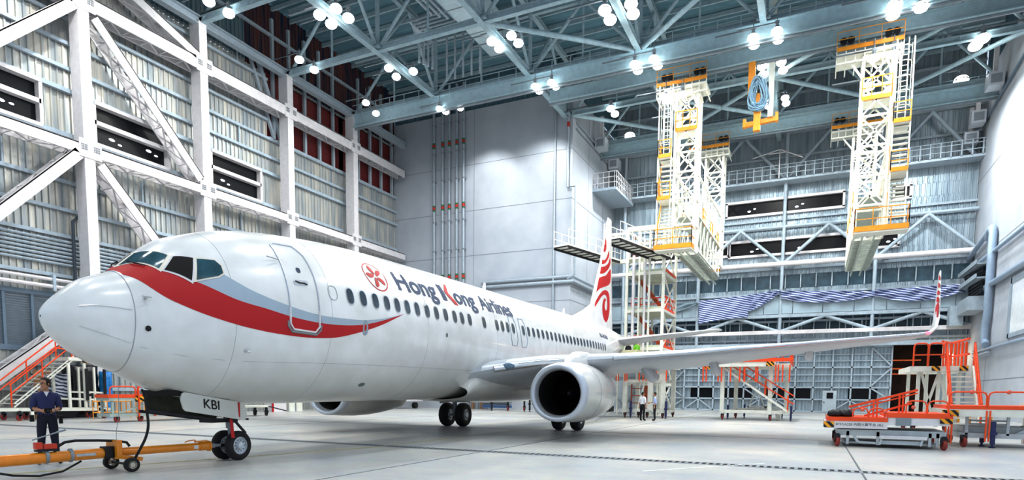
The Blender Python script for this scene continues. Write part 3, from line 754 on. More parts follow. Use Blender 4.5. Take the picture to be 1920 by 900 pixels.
    # stairs and landings on the side of the tower
    sx=(x0-1.05,x0-.1) if side<0 else (x1+.1,x1+1.05)
    for q,(za,zc) in enumerate(((13.0,15.9),(15.9,18.9))):
        g=MB();n=10
        for k in range(n):
            z=za+(zc-za)*(k+.5)/n;f=(k/n) if q%2==0 else 1-k/n;y=yf-.7+f*1.5;g.box(sx[0]+.1,sx[1],y,y+.26,z-.04,z+.04)
        g.bar((sx[0],yf-.6,za),(sx[0],yf+.9,zc),.08,.2) if q%2==0 else g.bar((sx[0],yf+.9,za),(sx[0],yf-.6,zc),.08,.2)
        g.build('stair',CREAM,t)
        g=MB();g.box(sx[0],sx[1],yf-.9,yf+1,zc-.04,zc+.1);g.build('landing',CREAM,t)
        g=MB();g.box(sx[0],sx[1],yf-.95,yf-.9,zc,zc+.25);railing(g,[(sx[0],yf+.9,zc+.1),(sx[0],yf-.93,zc+.1),(sx[1],yf-.93,zc+.1)],1.15,.05,post=.8)
        g.bar((sx[0],yf-.6,za+.9),(sx[0],yf+.9,zc+.6),.08,.08);g.bar((sx[0],yf-.4,za),(sx[0],yf-.4,za+1.1),.08,.08)
        g.build('landing_rail',YORANGE,t)
    g=MB()
    for x in sx: 
        g.bar((x,yf-.8,12.4),(x,yf-.8,24),.09,.09)
    g.build('stair_post',CREAM,t)
    # caged ladder
    cx=(sx[0]+sx[1])/2;g=MB()
    for dx in (-.22,.22): g.bar((cx+dx,yf-.2,19),(cx+dx,yf-.2,24.3),.07,.07)
    z=19.1
    while z<24.2: g.bar((cx-.22,yf-.2,z),(cx+.22,yf-.2,z),.04,.04);z+=.32
    z=20
    while z<24:
        pts=[(cx+.42*math.cos(a),yf-.25-.55*math.sin(a),z) for a in [PI*i/8 for i in range(9)]];g.path(pts,.035,5);z+=.9
    for a in (.4,1.2,2.0,2.8): g.bar((cx+.42*math.cos(a),yf-.25-.55*math.sin(a),20),(cx+.42*math.cos(a),yf-.25-.55*math.sin(a),23.8),.04,.04)
    g.build('caged_ladder',CREAM,t)
    # upper working box
    g=MB();g.box(x0,x1,yf-.12,yf-.05,20.9,21.15);railing(g,[(x0,yf-.1,21),(x1,yf-.1,21)],1.3,.05,post=.6);g.build('upper_rail',YORANGE,t)
    g=MB();g.box(x0,x1,yf,yr,20.85,20.95);g.build('upper_deck',CREAM,t)
    # cab under the carriage
    return t
dock('left hanging steel dock tower with cream lattice and orange railings',-10.1,-8.55,-1,-11.5,-7.95)
dock('right hanging steel dock tower with cream lattice and orange railings',1.95,3.65,1,.35,4.15)
# lifting mast between the docks
t=thing('lifting_mast','yellow telescopic mast with a coil of blue cable hanging between the docks','mast',(-4.8,49.4,20.3))
g=MB();g.box(-5.2,-4.75,49.2,49.6,22.3,25.1);g.build('outer_mast',YORANGE,t)
g=MB();g.box(-4.75,-4.3,49.2,49.6,20.3,22.8);g.build('inner_mast',YORANGE,t)
g=MB()
for k in range(30):
    rr=.85+.25*math.sin(k*1.7);oy=.22*math.sin(k*2.4);ox=.12*math.sin(k*3.1);pts=[(-4.5+ox+.52*rr*math.cos(b_)+.06*math.sin(3*b_+k),49.05+oy+.08*math.cos(b_*2+k),22.55+1.05*rr*math.sin(b_)-.15*rr*math.cos(2*b_)) for b_ in [2*PI*i/20 for i in range(20)]]
    g.path(pts,.04,5,closed=True)
g.build('cable_coil',mat('cable_blue',(150,182,200),.5,var=.2,scale=5),t,smooth=True)
t=thing('travel_beam','orange travelling beam crossing below the mast','beam',(-4.3,49.8,21))
g=MB();g.bar((-5.4,49.8,20.95),(-3.2,49.8,21.1),.3,.3);g.box(-5.5,-5.3,49.6,50,20.8,21.35);g.box(-3.35,-3.15,49.6,50,20.9,21.5);g.build('beam',YORANGE,t)
t=thing('white_mast','white vertical steel mast right of the yellow mast','mast',(-3.6,49.6,21.2))
g=MB();g.box(-3.85,-3.5,49.45,49.8,21.2,29);g.build('shaft',CREAM,t)
# ------------------------------------------------------------------ tail dock behind the fin
t=thing('tail_dock','cream steel tail dock tower with floors and orange rails around the fin','dock',(-13,51,0))
x0,x1,y0,y1=-13.9,-11.0,50.3,55.0
g=MB()
for x in (x0,-12.9,-12.1,x1):
    for y in (y0,y1): g.bar((x,y,0),(x,y,14.6),.22 if x in (x0,x1) else .14,.22)
for z in (2.4,5.2,8.2,11.1,14.5):
    for y in (y0,y1): g.bar((x0,y,z),(x1,y,z),.2,.24)
    for x in (x0,x1): g.bar((x,y0,z),(x,y1,z),.2,.2)
for z in (0.1,2.4,5.2,8.2,11.1): g.bar((x1,y0,z),(x1,y1,z+2.9),.1,.1);g.bar((x1,y1,z),(x1,y0,z+2.9),.1,.1)
g.build('frame',CREAM,t)
g=MB()
for z in (5.2,8.2,11.1): g.box(x0,x1,y0,y1,z+.05,z+.3)
g.build('floor_deck',mat('dock_deck',(206,214,196),.6),t)
g=MB()
for z in (5.4,8.4): railing(g,[(x0,y0+1.5,z),(x1,y0+1.5,z)],1.0,.07,post=.8);railing(g,[(x1,y0,z),(x1,y1,z)],1.0,.07)
for z in (5.4,8.4,11.4): g.box(x1-.04,x1+.04,y0,y1,z-.1,z+.12)
g.build('floor_rail',ORANGE,t)
g=MB()
for z in (5.5,8.5):
    g.bar((x1-.4,y0+2,z),(x0+.4,y0+2,z+2.6),.1,.3)
g.build('inner_stair',mat('stair_rust',(190,90,54),.6),t)
def plank(t,a,b_,w,nm):
    g=MB();a=Vector(a);b_=Vector(b_);g.bar(a,b_,w,.16,(0,0,1));g.build(nm,CREAM,t)
    d=(b_-a).normalized();s=Vector((d.y,-d.x,0))*w/2;g=MB()
    for k in (-1,1):
        railing(g,[tuple(a+s*k),tuple(b_+s*k)],1.1,.045,post=.9)
    g.build('walkway_rail',WHITE,t)
    g=MB();
    for k in (-1,1): g.bar(a+s*k-Vector((0,0,.15)),b_+s*k-Vector((0,0,.15)),.08,.16)
    L=(b_-a).length
    for i in range(int(L/.8)): p=a+d*(i*.8)-Vector((0,0,.1));g.bar(p-s,p+s,.06,.08)
    g.build('walkway_frame',DARK,t)
plank(t,(-13.2,43.6,12.4),(-11.3,51.2,12.4),1.3,'walkway')
plank(t,(-17.2,44.2,12.4),(-15.3,51.2,12.4),1.3,'walkway')
g=MB();g.bar((-15.6,51,12.3),(-13.8,51,12.3),.3,.3);g.bar((-15.6,51,14.5),(-13.8,51,14.5),.2,.2);g.bar((-15.5,51,8),(-15.5,51,14.5),.2,.2);g.box(x0,x1,y0-.2,y0+.1,14.4,14.75);g.build('link_beam',CREAM,t)
g=MB()
for (x,r) in ((-12.4,.1),(-13.3,.12)): g.tube((x,50.0,4),(x,50.0,12.5),r,8)
g.pieces('guide_tube',WHITE,t,smooth=True)
g=MB();g.box(-14.3,-12.2,47.5,50.3,4.75,4.95);g.build('low_platform',mat('plywood_pale',(214,210,180),.6),t)
# ------------------------------------------------------------------ the airliner (local frame: X to port, Y aft, Z up)
plane=thing('airliner','white twin jet airliner with red and grey swoosh parked in the hangar','airliner',(-12.2581,6.5230,0),rotz=.0181479,local=True)
FX=[0,.12,.35,.7,1.2,1.8,2.3,2.8,3.4,4.3,5.5,7.5,12,20,26,30,34,37,39.3]
FT=[2.9,3.15,3.374,3.652,3.86,4.347,4.71,4.906,5.117,5.32,5.479,5.64,5.75,5.862,5.96,6.0,6.0,5.9,5.6]
FB=[2.9,2.60,2.39,2.17,1.981,1.706,1.54,1.449,1.371,1.318,1.31,1.331,1.364,1.395,1.85,2.65,3.6,4.3,4.95]
FW=[0,.22,.38,.53,.71,.96,1.15,1.32,1.48,1.67,1.83,1.93,1.95,1.95,1.93,1.72,1.25,.8,.25]
FC=[2.9,2.95,2.96,2.98,3.0,3.05,3.1,3.15,3.22,3.32,3.4,3.45,3.5,3.6,3.8,4.1,4.6,4.95,5.25]
def mkp(ys):
    xs=[math.sqrt(x) for x in FX];h=[b-a for a,b in zip(xs,xs[1:])];d=[(b-a)/k for a,b,k in zip(ys,ys[1:],h)]
    m=[d[0]]+[0]*(len(xs)-2)+[d[-1]]
    for i in range(1,len(xs)-1):
        if d[i-1]*d[i]>0:
            w1=2*h[i]+h[i-1];w2=h[i]+2*h[i-1];m[i]=(w1+w2)/(w1/d[i-1]+w2/d[i])
    def f(x):
        u=math.sqrt(max(x,0));k=0
        while k<len(xs)-2 and u>xs[k+1]:k+=1
        t=(u-xs[k])/h[k];return (2*t**3-3*t**2+1)*ys[k]+(t**3-2*t**2+t)*h[k]*m[k]+(-2*t**3+3*t**2)*ys[k+1]+(t**3-t**2)*h[k]*m[k+1]
    return f
fT,fB,fW,fC=mkp(FT),mkp(FB),mkp(FW),mkp(FC)
def fs(x,th,off=0):
    """point of the fuselage skin x aft, th from port horizontal (pi/2 = crown)"""
    zt,zb,w,zc=fT(x),fB(x),fW(x),fC(x);c,s=math.cos(th),math.sin(th);h=(zt-zc) if s>=0 else (zc-zb)
    y=w*c;z=zc+h*s
    if off:
        n=Vector((c/max(w,.05),0,s/max(h,.05))).normalized();y+=n.x*off;z+=n.z*off
    return (y,x,z)
def thz(x,z,y=None):
    zc=fC(x);h=(fT(x)-zc) if z>=zc else (zc-fB(x))
    if y is None: return math.asin(max(-1,min(1,(z-zc)/h)))
    return math.atan2((z-zc)/h,y/fW(x))
def skin_mat():
    m=bpy.data.materials.new('airliner_white_skin');m.use_nodes=True;nt=m.node_tree;b=nt.nodes['Principled BSDF'];L=nt.links
    b.inputs['Roughness'].default_value=.28;b.inputs['Coat Weight'].default_value=.5;b.inputs['Coat Roughness'].default_value=.1
    tc=nt.nodes.new('ShaderNodeTexCoord');sp=nt.nodes.new('ShaderNodeSeparateXYZ');n=nt.nodes.new('ShaderNodeTexNoise');n.inputs['Scale'].default_value=1.5;n.inputs['Detail'].default_value=5
    r=nt.nodes.new('ShaderNodeValToRGB');e=r.color_ramp.elements;e[0].position=.3;e[1].position=.7;e[0].color=(*lin((226,226,224)),1);e[1].color=(*lin((240,240,240)),1)
    # skin colour turns a darker grey towards the belly
    mr=nt.nodes.new('ShaderNodeMapRange');mr.inputs['From Min'].default_value=1.3;mr.inputs['From Max'].default_value=2.6;mr.inputs['To Min'].default_value=.55;mr.inputs['To Max'].default_value=0
    mx=nt.nodes.new('ShaderNodeMix');mx.data_type='RGBA';mx.inputs['B'].default_value=(*lin((186,186,172)),1)
    L.new(tc.outputs['Object'],n.inputs['Vector']);L.new(tc.outputs['Object'],sp.inputs[0]);L.new(sp.outputs['Z'],mr.inputs['Value']);L.new(n.outputs['Fac'],r.inputs['Fac'])
    L.new(r.outputs['Color'],mx.inputs['A']);L.new(mr.outputs['Result'],mx.inputs['Factor']);L.new(mx.outputs['Result'],b.inputs['Base Color']);return m
SKIN=skin_mat()
LRED=mat('livery_red',(194,6,20),.5,var=.02);LGREY=mat('livery_grey',(176,192,204),.28,var=.02,coat=.4)
WINGG=mat('wing_grey',(196,202,208),.35,.1,var=.04);POL=mat('polished_aluminium',(214,218,222),.22,.85,var=.05)
LETG=mat('lettering_grey',(96,110,134),.75,0,var=.12,scale=4);SEAM=mat('panel_seam',(168,172,178),.5,var=0)
PANE=mat('cabin_pane',(70,88,104),.12,var=.3,scale=5);PFR=mat('window_rim',(206,212,216),.3,.3,var=0)
GLASS=mat('cockpit_glass',(58,98,112),.08,var=.35,scale=2.5,coat=.5)
xs=[0]+[(.03+i*.07)**2 for i in range(1,int((math.sqrt(39.3)-.03)/.07)+1)]+[39.3]
NT=72
def ringset(x0,x1):
    L=[x for x in xs if x0<x<x1];return [x0]+L+[x1]
g=MB();SX=1.24
g.grid([[fs(x,2*PI*k/NT) for k in range(NT)] for x in ringset(SX,39.3)],closed=True)
fus=g.build('fuselage',SKIN,plane,smooth=True)
g=MB();g.grid([[fs(max(x,.0004),2*PI*k/NT) for k in range(NT)] for x in ringset(0.0005,SX)],closed=True)
rad=g.build('radome',SKIN,plane,smooth=True)
g=MB();g.path([fs(SX,2*PI*k/96,.001) for k in range(96)],.008,5,closed=True);g.build('radome_seam',SEAM,rad)
for th0,th1 in ((.30,.14),(-.33,-.5)):
    g=MB();g.path([fs(.42+(1.2-.42)*k/8,th0+(th1-th0)*k/8,.005) for k in range(9)],.011,5);g.build('lightning_strip',mat('strip_white',(226,228,230),.3,.3),rad)
def decal(polys,name,m,mapper,parent,cut=(.25,.09),smooth=True):
    """flat outline -> cut into a grid -> wrapped on the skin"""
    bm=bmesh.new()
    for poly in polys:
        vs=[bm.verts.new((a,b_,0)) for a,b_ in poly]
        try: bm.faces.new(vs)
        except ValueError: pass
    bmesh.ops.triangulate(bm,faces=bm.faces)
    xs_=[v.co.x for v in bm.verts];ys_=[v.co.y for v in bm.verts]
    for axis,c,lo,hi in ((0,cut[0],min(xs_),max(xs_)),(1,cut[1],min(ys_),max(ys_))):
        v=lo+c
        while v<hi:
            no=(1,0,0) if axis==0 else (0,1,0);co_=(v,0,0) if axis==0 else (0,v,0)
            bmesh.ops.bisect_plane(bm,geom=bm.verts[:]+bm.edges[:]+bm.faces[:],plane_co=co_,plane_no=no);v+=c
    for v in bm.verts: v.co=mapper(v.co.x,v.co.y)
    me=bpy.data.meshes.new(name);bm.to_mesh(me);bm.free();me.materials.append(m)
    if smooth: me.polygons.foreach_set('use_smooth',[True]*len(me.polygons))
    o=bpy.data.objects.new(name,me);COL.objects.link(o);o.parent=parent;return o
def smooth_curve(pts,n=6):
    out=[]
    for i in range(len(pts)-1):
        p0=pts[max(i-1,0)];p1=pts[i];p2=pts[i+1];p3=pts[min(i+2,len(pts)-1)]
        for k in range(n):
            t=k/n;out.append(tuple(.5*((2*b_)+(-a+c)*t+(2*a-5*b_+4*c-d)*t*t+(-a+3*b_-3*c+d)*t**3) for a,b_,c,d in zip(p0,p1,p2,p3)))
    return out+[pts[-1]]
H90=PI/2
lo=[(1.28,thz(1.28,3.78,.36)),(1.62,thz(1.62,3.51)),(2.08,thz(2.08,3.26)),(2.82,thz(2.82,3.04)),(3.67,thz(3.67,2.91)),(4.6,thz(4.6,2.865)),(5.5,thz(5.5,2.92)),(6.31,thz(6.31,3.1)),(7.22,thz(7.22,3.38)),(8.32,thz(8.32,3.80))]
up=[(8.32,thz(8.32,3.80)),(7.22,thz(7.22,3.49)),(6.51,thz(6.51,3.33)),(5.83,thz(5.83,3.25)),(5.06,thz(5.06,3.23)),(4.3,thz(4.3,3.29)),(3.67,thz(3.67,3.4)),(2.99,thz(2.99,3.53)),(2.31,thz(2.31,3.79))]
gu=[(2.80,thz(2.8,4.06)),(3.33,thz(3.33,3.78)),(4.11,thz(4.11,3.55)),(5.06,thz(5.06,3.41)),(6.07,thz(6.07,3.42)),(6.74,thz(6.74,3.47)),(7.49,thz(7.49,3.6)),(8.32,thz(8.32,3.801))]
los=[(1.26,H90)]+smooth_curve(lo);ups=smooth_curve(up);gus=smooth_curve(gu)
redp=los+ups[1:]+[(2.23,thz(2.23,3.80,1.01)),(1.84,thz(1.84,3.96,.73)),(1.79,thz(1.79,3.97,.68)),(1.38,H90)]
for s,nm in ((1,'port'),(-1,'starboard')):
    mp=(lambda x,t:fs(x,t,.004)) if s==1 else (lambda x,t:fs(x,PI-t,.004))
    o=decal([redp],'livery_swoosh',LRED,mp,fus);o['label']='red swoosh'
    o=decal([ups[:-1]+[(2.31,thz(2.31,3.79)),(2.33,thz(2.33,3.86)),(2.76,thz(2.76,3.98))]+gus[:-1]],'livery_swoosh',LGREY,mp,fus);o['label']='pale grey swoosh'
# cockpit windows
def C(x,y,z): return (x,thz(x,z,y))
ws=[[C(1.40,.05,3.96),C(1.74,.05,4.30),C(2.04,.60,4.29),C(1.79,.66,3.97)],
    [C(1.86,.73,3.96),C(2.11,.68,4.28),C(2.42,.85,4.29),C(2.24,1.01,3.80)],
    [C(2.48,.88,4.28),C(2.80,1.0,4.30),C(2.88,1.09,4.19),C(2.87,1.16,4.04),C(2.76,1.16,3.97),C(2.33,1.05,3.83)]]
def scale_poly(p,k,ky=None):
    cx=sum(a for a,_ in p)/len(p);cy=sum(b_ for _,b_ in p)/len(p);return [(cx+(a-cx)*k,cy+(b_-cy)*(ky or k)) for a,b_ in p]
for s in (1,-1):
    for i,p in enumerate(ws):
        T=(lambda x,t:fs(x,t if s==1 else PI-t,.016));T2=(lambda x,t:fs(x,t if s==1 else PI-t,.010))
        f=decal([scale_poly(p,1.17,1.2)],'cockpit_window',mat('window_frame_cream',(232,226,214),.4,var=.03) if i!=1 else WHITE,T2,fus,cut=(.1,.08))
        o=decal([p],'pane',BLACK if (i==1 and s==1) else GLASS,T,f,cut=(.1,.08))
        if i==1 and s==1: o['label']='open side window, black inside'
    g=MB();g.path([fs(1.52,thz(1.52,4.0,.12) if s==1 else PI-thz(1.52,4.0,.12),.03),fs(1.50,1.25 if s==1 else PI-1.25,.05),fs(1.62,.98 if s==1 else PI-.98,.035)],.012,5);g.build('wiper',DARK,fus)
# cabin windows
wx=[6.14,6.62,7.11,7.6,8.08,8.57,9.07,9.61,10.14,10.69,11.26,11.75,12.28,13.35,14.39,14.86,15.33,15.85,16.83]+[17.38+.527*k for k in range(23)]
def oval(cx,ct,w,h,n=16,p=2.6):
    return [(cx+w*math.copysign(abs(math.cos(2*PI*i/n))**(2/p),math.cos(2*PI*i/n)),ct+h*math.copysign(abs(math.sin(2*PI*i/n))**(2/p),math.sin(2*PI*i/n))) for i in range(n)]
def zwin(x): return 4.0+.0125*(x-6)
for x in wx:
    th=thz(x,zwin(x));H=fT(x)-fC(x);dh=.2/H/math.cos(th)
    f=decal([oval(x,th,.145,dh*1.12)],'passenger_window',PFR,lambda a,b_:fs(a,b_,.006),fus,cut=(9,.12))
    decal([oval(x,th,.115,dh*.95)],'pane',PANE,lambda a,b_:fs(a,b_,.012),f,cut=(9,.12))
def outline(name,pts,r,m,par,off=.004,close=True):
    g=MB();g.path([fs(a,b_,off) for a,b_ in pts],r,5,closed=close);return g.build(name,m,par)
o5=oval(5.55,thz(5.55,4.0),.14,.085);outline('window_plug',o5,.006,SEAM,fus)
# lettering
def text_polys(s,size=1,bold=0.0):
    cu=bpy.data.curves.new('t','FONT');cu.body=s;cu.size=size;cu.offset=bold;cu.resolution_u=4;cu.fill_mode='FRONT'
    ob=bpy.data.objects.new('t',cu);COL.objects.link(ob);dg=bpy.context.evaluated_depsgraph_get();me=bpy.data.meshes.new_from_object(ob.evaluated_get(dg))
    P=[[(me.vertices[i].co.x,me.vertices[i].co.y) for i in f.vertices] for f in me.polygons]
    bpy.data.objects.remove(ob);bpy.data.curves.remove(cu);bpy.data.meshes.remove(me);return P
def bounds(P): 
    X_=[a for p in P for a,_ in p];Y_=[b_ for p in P for _,b_ in p];return min(X_),max(X_),min(Y_),max(Y_)
def put_text(s,x0,x1,v0,h,bold=.02):
    """fit string into x0..x1; v0 base arc height, h cap height"""
    P=text_polys(s,1,bold);a,b_,c,d=bounds(P);cap=.7
    return [[(x0+(u-a)/(b_-a)*(x1-x0),v0+v/cap*h) for u,v in p] for p in P]
def smap(x,v): return fs(x,thz(x,4.515+.012*(x-8.4))+v/2.12,.010)
TP=put_text('Hong',8.40,10.55,0,.60,.022)
o=decal(TP,'lettering',LETG,smap,fus,cut=(5,.12));o['label']='grey word Hong'
o=decal([[(10.85,.0),(11.10,.0),(11.10,.60),(10.85,.60)]],'lettering',LETG,smap,fus,cut=(5,.12));o['label']='grey upright of the letter K'
kk=smooth_curve([(11.50,.72),(11.34,.55),(11.20,.40),(11.17,.31),(11.30,.12),(11.52,-.08)],5)+smooth_curve([(11.74,-.08),(11.56,.12),(11.40,.30),(11.42,.40),(11.50,.55),(11.60,.72)],5)
o=decal([kk],'lettering',LRED,smap,fus,cut=(5,.12));o['label']='red curved stroke of the letter K'
o=decal(put_text('ong',11.66,13.15,0,.60,.022),'lettering',LETG,smap,fus,cut=(5,.12));o['label']='grey letters ong'
o=decal(put_text('Airlines',13.5,16.2,0,.60,.022),'lettering',LETG,smap,fus,cut=(5,.12));o['label']='grey word Airlines'
# round flower emblem
ex,ev=7.5,.26
def em(a,r): return (ex+r*math.cos(a),ev+r*math.sin(a))
n=40;R1,R2=.46,.43
o=decal([[em(2*PI*i/n,R1),em(2*PI*(i+1)/n,R1),em(2*PI*(i+1)/n,R2),em(2*PI*i/n,R2)] for i in range(n)],'emblem',LRED,smap,fus,cut=(5,.12));o['label']='red ring emblem'
pet=[]
for k in range(5):
    a0=PI/2+.25+k*2*PI/5;c,s_=math.cos(a0),math.sin(a0)
    sh=[(.05,-.01),(.12,.06),(.24,.10),(.33,.07),(.38,.0),(.30,-.045),(.18,-.05),(.09,-.045)]
    pet.append([(ex+u*c-v*s_,ev+u*s_+v*c) for u,v in smooth_curve(sh+[sh[0]],3)[:-1]])
o=decal(pet,'emblem',LRED,smap,fus,cut=(5,.12));o['label']='red five petal flower'
# small stencils and registration
o=decal(put_text('B-KBI',28.5,30.2,0,.26,.02),'lettering',LETG,lambda x,v:fs(x,thz(x,4.85)+v/2.0,.01),fus,cut=(5,.12));o['label']='registration B-KBI'
# entry door
dp=[(4.33,thz(4.33,4.93)),(4.27,thz(4.27,4.3)),(4.24,thz(4.24,3.6)),(4.24,thz(4.24,3.14)),(4.34,thz(4.34,3.02)),(4.94,thz(4.94,3.0)),(5.05,thz(5.05,3.13)),(5.05,thz(5.05,3.6)),(5.08,thz(5.08,4.3)),(5.07,thz(5.07,4.8)),(4.95,thz(4.95,5.02)),(4.45,thz(4.45,5.0))]
dd=[]
for i in range(len(dp)):
    a=dp[i];b_=dp[(i+1)%len(dp)];dd+=[(a[0]+(b_[0]-a[0])*k/4,a[1]+(b_[1]-a[1])*k/4) for k in range(4)]
dr=outline('entry_door',dd,.017,mat('door_edge',(190,196,206),.4,.3,var=.05),fus,.004)
g=MB();g.path([fs(a,b_,.01) for a,b_ in [(4.24,thz(4.24,3.5)),(4.24,thz(4.24,3.14)),(4.34,thz(4.34,3.02)),(4.94,thz(4.94,3.0)),(5.05,thz(5.05,3.13)),(5.05,thz(5.05,3.5))]],.026,6);g.build('sill_frame',WHITE,dr)
g=MB();g.path([fs(a,b_,.004) for a,b_ in [(4.19,thz(4.19,3.2)),(4.2,thz(4.2,3.08)),(4.3,thz(4.3,2.97)),(4.98,thz(4.98,2.95)),(5.09,thz(5.09,3.06)),(5.1,thz(5.1,3.18))]],.03,6);g.build('scuff_plate',mat('scuff_grey',(150,156,160),.4,.4),dr)
decal([oval(4.69,thz(4.69,4.4),.055,.035)],'door_window',mat('door_pane',(90,98,124),.2,var=0),lambda a,b_:fs(a,b_,.008),dr,cut=(9,.2))
decal([oval(4.65,thz(4.65,4.1),.2,.032,p=5)],'door_handle',mat('handle_recess',(196,200,206),.3,.4,var=0),lambda a,b_:fs(a,b_,.006),dr,cut=(9,.2))
g=MB();g.path([fs(4.5,thz(4.5,4.12),.015),fs(4.62,thz(4.62,4.09),.02),fs(4.72,thz(4.72,4.1),.02),fs(4.8,thz(4.8,4.08),.015)],.013,5);g.build('handle_lever',DARK,dr)
# overwing exits
for x0 in (15.54,16.48):
    w=.62;pp=[(x0+.06,thz(x0,4.58)),(x0+w-.12,thz(x0,4.58)),(x0+w-.02,thz(x0,4.3)),(x0+w,thz(x0,3.7)),(x0+w-.08,thz(x0,3.46)),(x0+.1,thz(x0,3.46)),(x0+.02,thz(x0,3.7)),(x0,thz(x0,4.3))]
    q=[]
    for i in range(8):
        a=pp[i];b_=pp[(i+1)%8];q+=[(a[0]+(b_[0]-a[0])*k/4,a[1]+(b_[1]-a[1])*k/4) for k in range(4)]
    outline('overwing_exit',q,.014,mat('exit_edge',(158,170,184),.4,var=0),fus)
# panel seams
for x in (3.0,5.45,9.6,14.35,20.5,26.5): outline('panel_seam',[(x,-1.4+k*.1) for k in range(29)],.0035,SEAM,fus,.0,False)
outline('panel_seam',[(1.35+k*.7,thz(1.35+k*.7,3.0+.01*k) if False else -.55) for k in range(18)],.004,SEAM,fus,.0,False)
# probes and small vents
g=MB();a=Vector(fs(1.44,thz(1.44,2.79),0));g.lathe(a,(1,-.25,-.1),[(0,.0),(.005,.055),(.012,.05),(.013,.02),(.05,.012),(.06,0)],16);g.build('angle_of_attack_sensor',DARK,fus,smooth=True)
for x,z in ((1.42,3.36),(1.62,3.36)):
    if x<1.5: a=Vector(fs(x,thz(x,z),0));g=MB();g.bar(a,a+Vector((.12,-.02,.01)),.05,.02);g.tube(a+Vector((.12,.05,.01)),a+Vector((.12,-.14,.01)),.012,6);g.build('pitot_probe',POL,fus)
for x,z in ((4.12,4.55),):
    a=Vector(fs(x,thz(x,z),0));g=MB();g.tube(a+Vector((.06,.1,.02)),a+Vector((.06,-.22,.03)),.012,6);g.build('pitot_probe',SEAM,fus)
g=MB();a=Vector(fs(3.25,thz(3.25,2.46),0));g.tube(a,a+Vector((.07,0,0)),.02,8);g.tube(a+Vector((.07,0,0)),a+Vector((.07,.07,0)),.018,8);g.build('drain_mast',POL,fus)
decal([oval(7.3,-.88,.12,.035)],'vent',mat('vent_grey',(110,122,120),.5),lambda a,b_:fs(a,b_,.006),fus,cut=(9,.2))
decal([oval(6.62,thz(6.62,3.26),.1,.09)],'vent',mat('vent_light',(160,172,182),.4),lambda a,b_:fs(a,b_,.008),fus,cut=(9,.2))
decal([oval(10.66,thz(10.66,3.42),.05,.03)],'vent',mat('vent_grey',(110,122,120),.5),lambda a,b_:fs(a,b_,.006),fus,cut=(9,.2))
for x in (16.8,26.5):
    z=fT(x)-.02;g=MB();g.hexa([(-.02,x,z),(.02,x,z),(.02,x+.35,z),(-.02,x+.35,z),(-.01,x+.2,z+.38),(.01,x+.2,z+.38),(.01,x+.36,z+.38),(-.01,x+.36,z+.38)]);g.build('blade_antenna',WHITE,fus)
# belly fairing
rows=[]
for i in range(31):
    u=i/30;x=12.75+9.6*u;k=math.sin(PI*min(1,u*1.0))**.45 if 0<u<1 else 0
    zb=fB(x)-.16*k;w=1.55+.58*k;zt=1.9+1.28*k**.8;zc=(zb+zt)/2+.15*k
    r=[]
    for j in range(40):
        a=2*PI*j/40;c,s_=math.cos(a),math.sin(a);c=math.copysign(abs(c)**.72,c);s_=math.copysign(abs(s_)**.85,s_)
        r.append((w*c,x,zc+((zt-zc) if s_>0 else (zc-zb))*s_))
    rows.append(r)
g=MB();g.grid(rows,closed=True);g.build('belly_fairing',SKIN,plane,smooth=True)
# ---- wings
def aero(c,t,n=14):
    """closed section: list of (chordwise 0..1, thickness offset)"""
    X_=[.5*(1-math.cos(PI*i/n)) for i in range(n+1)]
    th=lambda x:5*t*(.2969*math.sqrt(x)-.126*x-.3516*x*x+.2843*x**3-.1036*x**4)
    return [(x*c,th(x)*c*1.1) for x in reversed(X_)]+[(x*c,-th(x)*c*.9) for x in X_[1:-1]]
def loft(st,name,m,par,split=None):
    """st: (y,x_le,z_le,chord,thick,tilt,drop)  tilt: angle of thickness vector from vertical"""
    rows=[]
    for y,x,z,c,t,tilt,inc in st:
        up=Vector((-math.sin(tilt),0,math.cos(tilt)));rows.append([(y+up.x*o,x+a,z+up.z*o-inc*a*math.cos(tilt)) for a,o in aero(c,t)])
    g=MB();g.grid(rows,closed=True);n=len(rows[0]);g.f.append(tuple(range(n)));g.m.append(0);g.f.append(tuple(len(g.v)-n+k for k in range(n)));g.m.append(0)
    return g.build(name,m,par,smooth=True)
